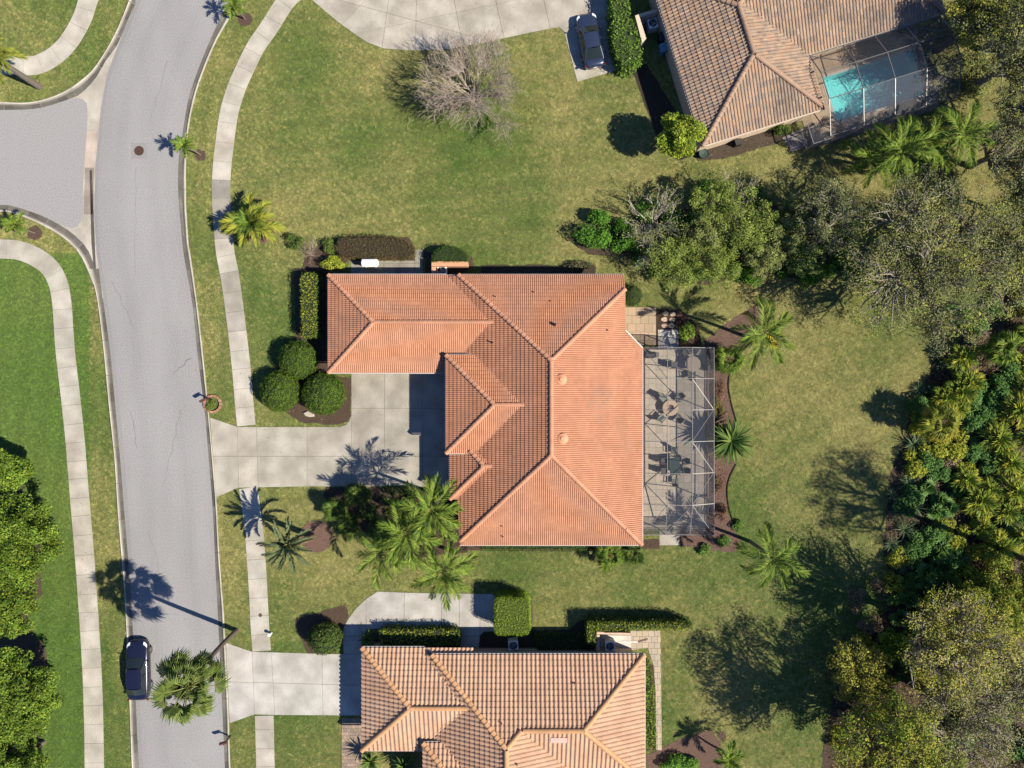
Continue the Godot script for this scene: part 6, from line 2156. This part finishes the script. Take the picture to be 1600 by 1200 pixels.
	palm("fan_palm", "glossy green fan palm clump under the grey green oak", at(1535, 545), at(1562, 542, 2.6), 0.16, fr.gf, 36, 1.35, -0.4, "", lin(0.18, 0.14, 0.1), 1.05)

func build_trees() -> void:
	var grey := lin(0.34, 0.29, 0.25)
	# leafless tree on the north lawn
	var o := thing("bare_tree", "leafless pale twiggy tree alone on the north lawn", "tree", at(742, 153))
	var s := Soup.new()
	var fine := Soup.new()
	for k in 24:
		var a := TAU * k / 24 + R(-0.2, 0.2)
		var e := R(0.42, 1.4)
		var d := Vector3(cos(a) * cos(e), sin(e), sin(a) * cos(e))
		var tips := []
		limb(s, Vector3(cos(a) * 0.15, 0, sin(a) * 0.15), d, R(1.7, 2.2), 0.05, 2, 3, 0.36, grey, tips, 0.12, 6)
		for t in tips:
			for z in 5:
				limb(fine, t, (Vector3(t.x, 0, t.z).normalized() * 0.6 + Vector3.UP * 0.5 + rv() * 0.6).normalized(), R(0.45, 0.8), 0.018, 2, 2, 0.5, grey * 0.95, [], 0.05, 3)
	put(s, "limbs", M.twig, o)
	put(fine, "twigs", M.twig, o)
	# round tree by the brown roof
	var bright := [lin(0.085, 0.13, 0.014), lin(0.14, 0.19, 0.02), lin(0.21, 0.25, 0.03), lin(0.055, 0.095, 0.012)]
	tree("leafy_tree", "round bright green tree at the corner of the brown tiled house", "tree", ap(1064, 208, 3.6), 5.2, 2.0, 34, 420, 0.22, bright, lin(0.2, 0.16, 0.12), {"bottom": 0.2, "mat": "leaf_gloss", "blob": 0.34})
	# street side trees
	var fic := [lin(0.028, 0.062, 0.010), lin(0.052, 0.098, 0.014), lin(0.085, 0.138, 0.018), lin(0.135, 0.178, 0.024)]
	tree("leafy_tree", "large leafy tree over the green lawn opposite the main driveway", "tree", ap(14, 845, 4.0), 6.4, 4.1, 80, 560, 0.22, fic, lin(0.22, 0.19, 0.16), {"bottom": 0.12, "mat": "leaf_gloss", "blob": 0.27, "twigs": 4, "shell": 0.72})
	tree("leafy_tree", "large leafy tree over the green lawn across from the navy sedan", "tree", ap(18, 1085, 4.0), 6.6, 4.0, 80, 560, 0.22, fic, lin(0.22, 0.19, 0.16), {"bottom": 0.12, "mat": "leaf_gloss", "blob": 0.27, "twigs": 4, "shell": 0.72})
	tree("leafy_tree", "leafy crown squeezed between the two large street lawn trees", "tree", ap(4, 945, 3.5), 5.4, 3.0, 36, 400, 0.22, fic, lin(0.22, 0.19, 0.16), {"bottom": 0.12, "mat": "leaf_gloss", "blob": 0.3, "twigs": 4, "shell": 0.72})
	tree("leafy_tree", "small leafy crown at the upper end of the street lawn trees", "tree", ap(4, 735, 3.0), 4.6, 2.2, 26, 480, 0.22, fic, lin(0.22, 0.19, 0.16), {"bottom": 0.15, "mat": "leaf_gloss"})
	tree("leafy_tree", "leafy crown at the photo's lower edge under the street lawn trees", "tree", ap(22, 1195, 3.5), 5.6, 3.0, 40, 400, 0.22, fic, lin(0.22, 0.19, 0.16), {"bottom": 0.12, "mat": "leaf_gloss", "blob": 0.3, "twigs": 4, "shell": 0.72})
	# thicket between the lawns
	var olive := [lin(0.13, 0.16, 0.05), lin(0.18, 0.20, 0.065), lin(0.095, 0.12, 0.04)]
	var olv2 := [lin(0.125, 0.172, 0.034), lin(0.175, 0.218, 0.048), lin(0.08, 0.115, 0.025)]
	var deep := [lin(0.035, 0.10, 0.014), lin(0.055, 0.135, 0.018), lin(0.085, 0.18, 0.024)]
	var wood := lin(0.36, 0.32, 0.28)
	bush("shrub", "rounded deep green shrub at the tip of the thicket north of the main roof", "shrub", at(930, 362), Vector3(1.9, 1.9, 1.6), 4200, 0.17, deep, "", 13)
	bush("shrub", "deep green shrub right behind the thicket's tip", "shrub", at(970, 372), Vector3(1.5, 1.9, 1.4), 2600, 0.17, deep)
	var k := 0
	for q in [[1118, 312, 34, 5.0, olv2, "yellow olive crown at the thicket's upper edge"], [1168, 345, 46, 5.4, olv2, "widest yellow olive crown in the thicket's middle"], [1105, 362, 34, 4.4, olive, "grey olive crown in the thicket's middle nearer the street"], [1058, 408, 42, 3.9, olv2, "yellow olive crown at the thicket's edge nearest the main roof"], [1118, 415, 40, 4.2, olv2, "olive crown at the thicket's lower edge above the mulch"],
			[1196, 405, 30, 4.4, olive, "narrow olive crown over the mulch at the thicket's lower edge"], [1232, 372, 30, 4.8, olive, "small olive crown between thicket and grey green oak"], [1252, 330, 30, 4.6, olive, "small olive crown at the thicket's upper woodland end"], [1262, 402, 30, 4.4, [deep[1], olive[0], olive[1]], "greener small crown at the thicket's lower woodland end"]]:
		var h: float = q[3]
		tree("thicket_tree", q[5], "tree", Vector3(at(q[0], q[1], h * 0.7).x, 0, at(q[0], q[1], h * 0.7).z), h, q[2] / 18.0 * 1.15, 34, 240, 0.15, q[4], wood, {"bottom": 0.2, "blob": 0.32, "shell": 0.8, "twigs": 6, "trunk": 0.07, "twig": lin(0.42, 0.38, 0.34)})
		k += 1
	for q in [[1030, 338, 2.3, 4.2, "grey half leafless tree at the thicket's street end, upper one"], [1012, 385, 1.6, 3.4, "grey half leafless tree at the thicket's street end, lower one"], [1145, 312, 1.1, 4.6, "bare grey twigs above the thicket's widest crown"]]:
		var t := thing("bare_thicket_tree", q[4], "tree", Vector3(at(q[0], q[1], 3).x, 0, at(q[0], q[1], 3).z))
		var w := Soup.new()
		var fo := Soup.new()
		for z in 12:
			var tips := []
			limb(w, Vector3.ZERO, (rv() * 0.75 + Vector3.UP).normalized(), q[3] * 0.36, 0.05, 3, 3, 0.5, lin(0.42, 0.38, 0.35), tips, 0.1, 5)
			for e in tips:
				leaves_on(fo, e, Vector3.ONE * 0.4, 5, 0.13, olive, R(0.8, 1.2), -1.0, 0.9)
		put(w, "limbs", M.twig, t)
		put(fo, "leaves", M.leaf, t)
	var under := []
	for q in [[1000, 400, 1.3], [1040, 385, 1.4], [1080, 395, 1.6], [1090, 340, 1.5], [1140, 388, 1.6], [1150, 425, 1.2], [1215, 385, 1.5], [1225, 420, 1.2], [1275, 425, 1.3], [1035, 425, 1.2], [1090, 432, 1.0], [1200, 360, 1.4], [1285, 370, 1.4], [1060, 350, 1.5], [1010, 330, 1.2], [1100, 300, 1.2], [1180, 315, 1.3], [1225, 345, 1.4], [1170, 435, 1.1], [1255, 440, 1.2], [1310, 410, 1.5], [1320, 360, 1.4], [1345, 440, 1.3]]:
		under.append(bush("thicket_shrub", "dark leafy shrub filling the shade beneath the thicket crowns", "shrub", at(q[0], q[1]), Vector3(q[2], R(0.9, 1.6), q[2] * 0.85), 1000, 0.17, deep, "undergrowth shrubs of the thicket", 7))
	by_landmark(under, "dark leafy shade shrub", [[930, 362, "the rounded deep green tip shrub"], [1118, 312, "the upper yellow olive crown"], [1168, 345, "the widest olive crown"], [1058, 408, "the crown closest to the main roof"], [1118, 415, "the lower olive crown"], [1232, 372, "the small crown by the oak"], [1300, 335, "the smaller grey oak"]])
	# grey green oak
	var oak := [lin(0.095, 0.118, 0.045), lin(0.13, 0.15, 0.06), lin(0.07, 0.092, 0.032), lin(0.18, 0.18, 0.09)]
	var oakm := [lin(0.14, 0.16, 0.04), lin(0.19, 0.20, 0.05)]
	var tw := lin(0.42, 0.38, 0.34)
	var bk := lin(0.33, 0.30, 0.27)
	tree("oak_tree", "wide sparse grey green oak crown over the woodland's upper lawn", "tree", ap(1452, 412, 6.5), 9.5, 7.6, 150, 230, 0.16, oak, bk, {"bottom": 0.42, "blob": 0.17, "twigs": 5, "mix": oakm, "shell": 0.95, "twig": tw})
	tree("oak_tree", "smaller grey oak crown between the thicket and the wide oak", "tree", ap(1300, 335, 5.0), 7.0, 3.4, 60, 150, 0.15, oak, lin(0.36, 0.33, 0.30), {"bottom": 0.35, "blob": 0.24, "twigs": 12, "shell": 0.95, "twig": lin(0.50, 0.46, 0.42)})
	tree("oak_tree", "grey green oak at the photo's edge beside the wide oak", "tree", ap(1580, 400, 6.0), 8.5, 4.4, 90, 170, 0.17, oak, bk, {"bottom": 0.35, "blob": 0.22, "twigs": 7, "mix": oakm, "shell": 0.9, "twig": tw})
	# upper right trees that shade the pool
	tree("oak_tree", "olive tree in the top corner beyond the pool enclosure", "tree", ap(1612, 78, 7.0), 10.0, 4.6, 90, 150, 0.17, oak, bk, {"bottom": 0.4, "blob": 0.24, "twigs": 9, "shell": 0.9, "mix": oakm, "twig": tw})
	for q in [[1492, 60, 1.3, "sprawling olive shrub pressed against the pool enclosure's outer end, house side"], [1508, 100, 1.4, "sprawling olive shrub in the middle of the pool enclosure's outer end"], [1516, 140, 1.2, "sprawling olive shrub at the pool enclosure's outer lower corner"], [1525, 45, 1.5, "shaded shrub beneath the yellow green corner tree"], [1535, 115, 1.3, "shaded shrub beneath the olive corner tree"]]:
		bush("shrub", q[3], "shrub", at(q[0], q[1]), Vector3(q[2], 1.5, q[2]), 1300, 0.16, [oak[0], oak[1], oakm[0]])
	var ygr := [lin(0.135, 0.165, 0.022), lin(0.20, 0.215, 0.03), lin(0.08, 0.12, 0.018), lin(0.23, 0.195, 0.035)]
	tree("leafy_tree", "yellow green tree in the top corner behind the brown roof", "tree", ap(1540, 20, 6.0), 8.6, 3.0, 50, 170, 0.2, ygr, lin(0.3, 0.27, 0.23), {"bottom": 0.35, "blob": 0.28, "twigs": 7, "shell": 0.9, "mix": oak})
	tree("oak_tree", "sparse branching tree at the photo's edge below the pool enclosure", "tree", ap(1590, 225, 5.5), 7.5, 3.4, 50, 110, 0.16, oak, lin(0.36, 0.33, 0.29), {"bottom": 0.35, "blob": 0.28, "twigs": 14, "shell": 0.95, "twig": tw})
	for q in [[1618, 20, 6.0, 3.6, "olive crown on the photo's edge nearest the top corner"], [1625, 165, 6.0, 3.6, "olive crown on the photo's edge level with the pool enclosure"], [1620, 300, 5.5, 3.4, "olive crown on the photo's edge between pool palms and wide oak"]]:
		tree("oak_tree", q[4], "tree", ap(q[0], q[1], q[2]), q[2] * 1.4, q[3], 60, 160, 0.17, oak, bk, {"bottom": 0.35, "blob": 0.25, "twigs": 6, "shell": 0.9, "mix": oakm, "twig": tw})
	# lower right woodland
	var ygm := [lin(0.09, 0.14, 0.02), lin(0.13, 0.17, 0.025)]
	tree("leafy_tree", "yellow green tree casting the long branching shadow on the lower lawn", "tree", at(1312, 1112), 11.5, 5.8, 80, 190, 0.2, ygr, lin(0.2, 0.17, 0.14), {"bottom": 0.45, "blob": 0.2, "twigs": 7, "shell": 0.9, "mix": ygm, "trunk": 0.24})
	tree("leafy_tree", "golden low tree at the lawn edge of the lower woodland", "tree", ap(1345, 1050, 3.0), 4.6, 2.9, 46, 170, 0.19, [lin(0.18, 0.19, 0.035), lin(0.25, 0.24, 0.045), lin(0.14, 0.155, 0.03)], lin(0.33, 0.29, 0.25), {"bottom": 0.2, "blob": 0.28, "twigs": 6, "shell": 0.85})
	tree("leafy_tree", "dense yellow green tree at the photo's lower edge", "tree", ap(1375, 1145, 4.0), 6.0, 3.6, 60, 220, 0.2, ygr, lin(0.33, 0.29, 0.25), {"bottom": 0.2, "blob": 0.26, "twigs": 5, "shell": 0.8, "mix": ygm})
	tree("leafy_tree", "open branched tree in the middle of the lower woodland", "tree", ap(1478, 1000, 6.0), 9.8, 5.2, 80, 150, 0.18, [lin(0.15, 0.16, 0.045), lin(0.20, 0.205, 0.05), lin(0.25, 0.22, 0.06)], lin(0.38, 0.34, 0.30), {"bottom": 0.4, "blob": 0.22, "twigs": 10, "shell": 0.95, "twig": lin(0.50, 0.46, 0.42), "mix": ygr})
	tree("leafy_tree", "golden green tree near the photo's edge above the grey thicket", "tree", ap(1535, 970, 4.0), 6.2, 3.6, 56, 240, 0.2, ygr, lin(0.36, 0.32, 0.28), {"bottom": 0.2, "blob": 0.27, "twigs": 5, "shell": 0.8, "mix": ygm})
	tree("leafy_tree", "golden green tree at the photo's edge below the bamboo clumps", "tree", ap(1590, 930, 3.6), 5.4, 3.0, 44, 240, 0.2, ygr, lin(0.36, 0.32, 0.28), {"bottom": 0.2, "blob": 0.28, "twigs": 5, "shell": 0.8, "mix": ygm})
	var gr := [lin(0.12, 0.14, 0.06), lin(0.16, 0.17, 0.08), lin(0.105, 0.12, 0.055), lin(0.23, 0.20, 0.135)]
	tree("oak_tree", "grey green feathery tree in the lower corner of the photo", "tree", ap(1510, 1125, 6.0), 8.6, 5.2, 130, 130, 0.16, gr, lin(0.36, 0.32, 0.29), {"bottom": 0.3, "blob": 0.22, "twigs": 11, "shell": 0.9, "twig": lin(0.46, 0.41, 0.37), "mix": oakm})
	tree("oak_tree", "grey green feathery tree on the edge above the corner one", "tree", ap(1585, 1065, 5.2), 7.6, 3.4, 60, 130, 0.16, gr, lin(0.36, 0.32, 0.29), {"bottom": 0.3, "blob": 0.26, "twigs": 11, "shell": 0.9, "twig": lin(0.46, 0.41, 0.37), "mix": oakm})
	tree("leafy_tree", "small bright green crown among dark shrubs in the lower woodland", "tree", ap(1400, 1010, 2.6), 3.6, 1.5, 14, 320, 0.17, [lin(0.06, 0.12, 0.015), lin(0.10, 0.17, 0.02)], lin(0.3, 0.26, 0.22), {"bottom": 0.25, "twigs": 3})
	tree("pine_tree", "tall dark trunked tree at the photo's edge casting the long thin shadow", "tree", at(1578, 866), 16.5, 4.6, 46, 150, 0.2, [lin(0.04, 0.07, 0.02), lin(0.06, 0.09, 0.025)], lin(0.17, 0.15, 0.135), {"bottom": 0.66, "blob": 0.22, "twigs": 5, "trunk": 0.22, "shell": 0.8, "fork": 1.0})

func ap(px: float, py: float, h: float) -> Vector3:
	# the ground point under something seen at that pixel and that high
	var p := at(px, py, h)
	return Vector3(p.x, 0, p.z)

func by_landmark(things: Array, what: String, marks: Array) -> void:
	# tells alike plants apart by the landmark each stands closest to and its order out from there
	var order := ["first", "second", "third", "fourth", "fifth", "sixth", "seventh", "eighth", "ninth", "tenth", "eleventh", "twelfth"]
	var sets := {}
	for t in things:
		var best := 0
		for k in marks.size():
			if at(marks[k][0], marks[k][1]).distance_to(t.position) < at(marks[best][0], marks[best][1]).distance_to(t.position):
				best = k
		if not sets.has(best):
			sets[best] = []
		sets[best].append([at(marks[best][0], marks[best][1]).distance_to(t.position), t])
	for k in sets:
		sets[k].sort_custom(func(a, b): return a[0] < b[0])
		for n in sets[k].size():
			sets[k][n][1].set_meta("label", "%s, %s one out from %s" % [what, order[mini(n, 11)], marks[k][2]])

func build_undergrowth() -> void:
	var deep := [lin(0.035, 0.085, 0.025), lin(0.055, 0.12, 0.03), lin(0.08, 0.15, 0.035)]
	var gold := [lin(0.17, 0.20, 0.025), lin(0.25, 0.25, 0.03), lin(0.115, 0.15, 0.02)]
	var lf := [lin(0.07, 0.125, 0.02), lin(0.125, 0.18, 0.026), lin(0.19, 0.235, 0.035)]
	# one of each kind, then copies
	var philo := thing("philodendron", "dark glossy big leaved plant at the woodland's lawn edge", "plant", at(1440, 760), 0.0, "big leaved plants of the woodland")
	var kinds := []
	for k in 3:
		var sp := Soup.new()
		sp.tube([Vector3.ZERO, Vector3(0.35, 0.22, 0)], [0.012, 0.01], 3, lin(0.05, 0.09, 0.02), false)
		var c: Color = deep[k]
		for z in 7:
			var a := lerpf(-1.4, 1.4, z / 6.0)
			var d := Vector3(cos(a), -0.12, sin(a)).normalized()
			sp.leaf(Vector3(0.33, 0.22, 0), d, Vector3.UP, 0.42 * (1.0 - 0.15 * absf(a)), 0.13, vary(c, 0.2))
		kinds.append(sp.mesh())
	set_fronds(philo, kinds, Vector3(0, 0.5, 0), 34, 1.2, -0.3, "leaf", 0.8, 1.4)
	var bam := thing("bamboo_palm", "leafy bamboo palm clump in the woodland", "plant", at(1560, 720), 0.0, "bamboo palms of the woodland")
	var bk := [feather(1.3, 0.6, 1.1, 13, 0.55, 0.075, lf, 0.8, 0.3, 0.2), feather(1.2, 0.5, 1.2, 13, 0.5, 0.075, lf, 0.8, 0.3, 0.2), feather(1.3, 0.5, 1.2, 13, 0.55, 0.07, gold, 0.8, 0.3, 0.2)]
	set_fronds(bam, bk, Vector3(0, 0.9, 0), 30, 1.3, -0.2, "frond", 0.8, 1.2)
	var fern := thing("strap_leaf_clump", "spiky grey green strap leaved clump in the woodland bed", "plant", at(1400, 800), 0.0, "strap leaved clumps of the woodland")
	set_fronds(fern, [strap(0.9, 0.06, 0.5, lin(0.08, 0.12, 0.06)), strap(0.85, 0.05, 0.6, lin(0.11, 0.15, 0.08)), strap(0.95, 0.06, 0.4, lin(0.05, 0.09, 0.04))], Vector3(0, 0.15, 0), 46, 1.3, 0.1, "blade", 0.8, 1.2)
	var gb := bush("golden_shrub", "golden green leafy shrub in the woodland undergrowth", "shrub", at(1520, 800), Vector3(1.2, 1.1, 1.1), 1500, 0.19, gold, "golden shrubs of the woodland", 8)
	var db := bush("dark_shrub", "dark leafy shrub in the woodland undergrowth", "shrub", at(1430, 850), Vector3(1.2, 1.1, 1.1), 1500, 0.19, deep, "dark shrubs of the woodland", 8)
	var gy := bush("dry_shrub", "dry brownish grey shrub in the woodland undergrowth", "shrub", at(1480, 720), Vector3(1.0, 0.7, 1.0), 800, 0.13, [lin(0.17, 0.13, 0.085), lin(0.14, 0.12, 0.06), lin(0.21, 0.16, 0.11)], "dry shrubs of the woodland", 7)
	var marks := [[1466, 662, "the yellow green fan palm clump"], [1562, 542, "the glossy green fan palm clump"], [1578, 866, "the tall dark trunk"], [1400, 1010, "the small bright green crown"], [1345, 1050, "the golden low tree"], [1510, 1125, "the feathery corner tree"], [1395, 800, "the lawn edge bulge"], [1535, 970, "the upper golden tree"], [1550, 740, "the bamboo thicket's middle"]]
	var lists := [[philo, [[1465, 775], [1455, 800], [1430, 850], [1450, 865], [1470, 850], [1440, 890], [1465, 885], [1420, 900], [1415, 935], [1450, 920], [1400, 960], [1470, 905], [1425, 960], [1480, 790], [1410, 985], [1390, 930]], "dark glossy big leaved plant"],
		[bam, [[1570, 640], [1590, 680], [1545, 680], [1570, 760], [1595, 790], [1535, 760], [1510, 775], [1555, 800], [1525, 820], [1580, 840], [1500, 745], [1550, 700], [1600, 730], [1590, 610], [1500, 600], [1480, 610], [1540, 850], [1490, 560], [1590, 480], [1570, 440], [1600, 520], [1460, 625], [1485, 640]], "leafy bamboo palm clump"],
		[fern, [[1395, 770], [1405, 830], [1410, 860], [1425, 790], [1390, 845], [1430, 610], [1445, 615], [1428, 690], [1440, 700], [1415, 750], [1475, 570], [1490, 580], [1400, 885], [1420, 720]], "spiky grey green strap leaved clump"],
		[gb, [[1490, 830], [1510, 860], [1470, 820], [1500, 900], [1480, 930], [1550, 880], [1535, 905], [1570, 940], [1400, 870], [1395, 905], [1440, 940], [1490, 970], [1520, 990], [1585, 970], [1350, 1010], [1330, 1160], [1380, 1070], [1440, 1060], [1310, 1150], [1420, 1160], [1460, 1190], [1555, 1055], [1590, 1090], [1585, 570], [1480, 690], [1435, 665], [1450, 690], [1425, 720], [1500, 735], [1560, 660]], "golden green leafy woodland shrub"],
		[db, [[1455, 830], [1420, 870], [1480, 870], [1440, 980], [1400, 1010], [1520, 660], [1535, 640], [1500, 650], [1550, 610], [1410, 1040], [1450, 1020], [1480, 1040], [1365, 1030], [1570, 800], [1530, 720], [1510, 700], [1545, 1100], [1500, 1150], [1590, 1160], [1470, 1110], [1490, 500], [1520, 510], [1545, 480], [1510, 620], [1570, 580], [1440, 720], [1460, 740], [1415, 780], [1435, 640], [1490, 760]], "dark leafy woodland shrub"],
		[gy, [[1430, 735], [1500, 690], [1470, 720], [1450, 720], [1515, 580], [1550, 570], [1600, 560], [1560, 1130], [1530, 1180], [1600, 1200], [1575, 870], [1480, 1000], [1540, 1020], [1355, 975], [1340, 935], [1370, 920]], "dry brownish grey woodland shrub"]]
	for l in lists:
		var same := [l[0]]
		for q in l[1]:
			same.append(copy(l[0], l[0].get_meta("label"), at(q[0] + R(-5, 5), q[1] + R(-5, 5)), R(0, TAU), R(0.75, 1.2)))
		by_landmark(same, l[2], marks)
	var fl := Soup.new()
	for q in [[742, 150, 120, 500], [1250, 560, 160, 700], [1230, 900, 150, 900], [1100, 260, 170, 700], [650, 860, 110, 350], [1490, 240, 110, 700], [90, 900, 90, 300], [470, 620, 80, 200], [600, 300, 260, 500], [1200, 700, 200, 500]]:
		for k in q[3]:
			var p := at(q[0] + rng.randfn() * q[2] * 0.6, q[1] + rng.randfn() * q[2] * 0.6)
			var nn := (Vector3.UP + rv() * 0.5).normalized()
			fl.leaf(p + Vector3(0, R(0.05, 0.10), 0), nn.cross(rv()).normalized(), nn, R(0.06, 0.13), R(0.03, 0.07), vary([lin(0.26, 0.18, 0.10), lin(0.17, 0.11, 0.06), lin(0.36, 0.29, 0.15)][rng.randi() % 3], 0.3))
	var fo := put(fl, "fallen_leaves", M.leaf, self)
	tag(fo, "scattered brown fallen leaves lying on the lawns", "fallen leaves")
	stuff(fo)
	# leaf litter and seedlings between the plants
	var sp := Soup.new()
	for k in 26000:
		var q := Vector2(R(1285, 1640), R(430, 1240))
		var edge: float = lerpf(1440, 1390, clampf((q.y - 600) / 200.0, 0, 1)) if q.y < 900 else lerpf(1390, 1300, clampf((q.y - 900) / 150.0, 0, 1))
		if q.y < 580: edge = 1480 + (580 - q.y) * 0.7
		if q.x < edge:
			continue
		var p := at(q.x, q.y)
		var c: Color = [lin(0.20, 0.14, 0.09), lin(0.15, 0.105, 0.07), lin(0.08, 0.10, 0.025), lin(0.12, 0.13, 0.03), lin(0.25, 0.18, 0.11)][rng.randi() % 5]
		var nn := (Vector3.UP + rv() * 0.7).normalized()
		sp.leaf(p + Vector3(0, R(0.02, 0.25), 0), nn.cross(rv()).normalized(), nn, R(0.12, 0.3), R(0.05, 0.1), vary(c, 0.3))
	var lo := put(sp, "leaf_litter", M.leaf, self)
	tag(lo, "brown fallen leaves and seedlings covering the woodland bed", "leaf litter")
	stuff(lo)
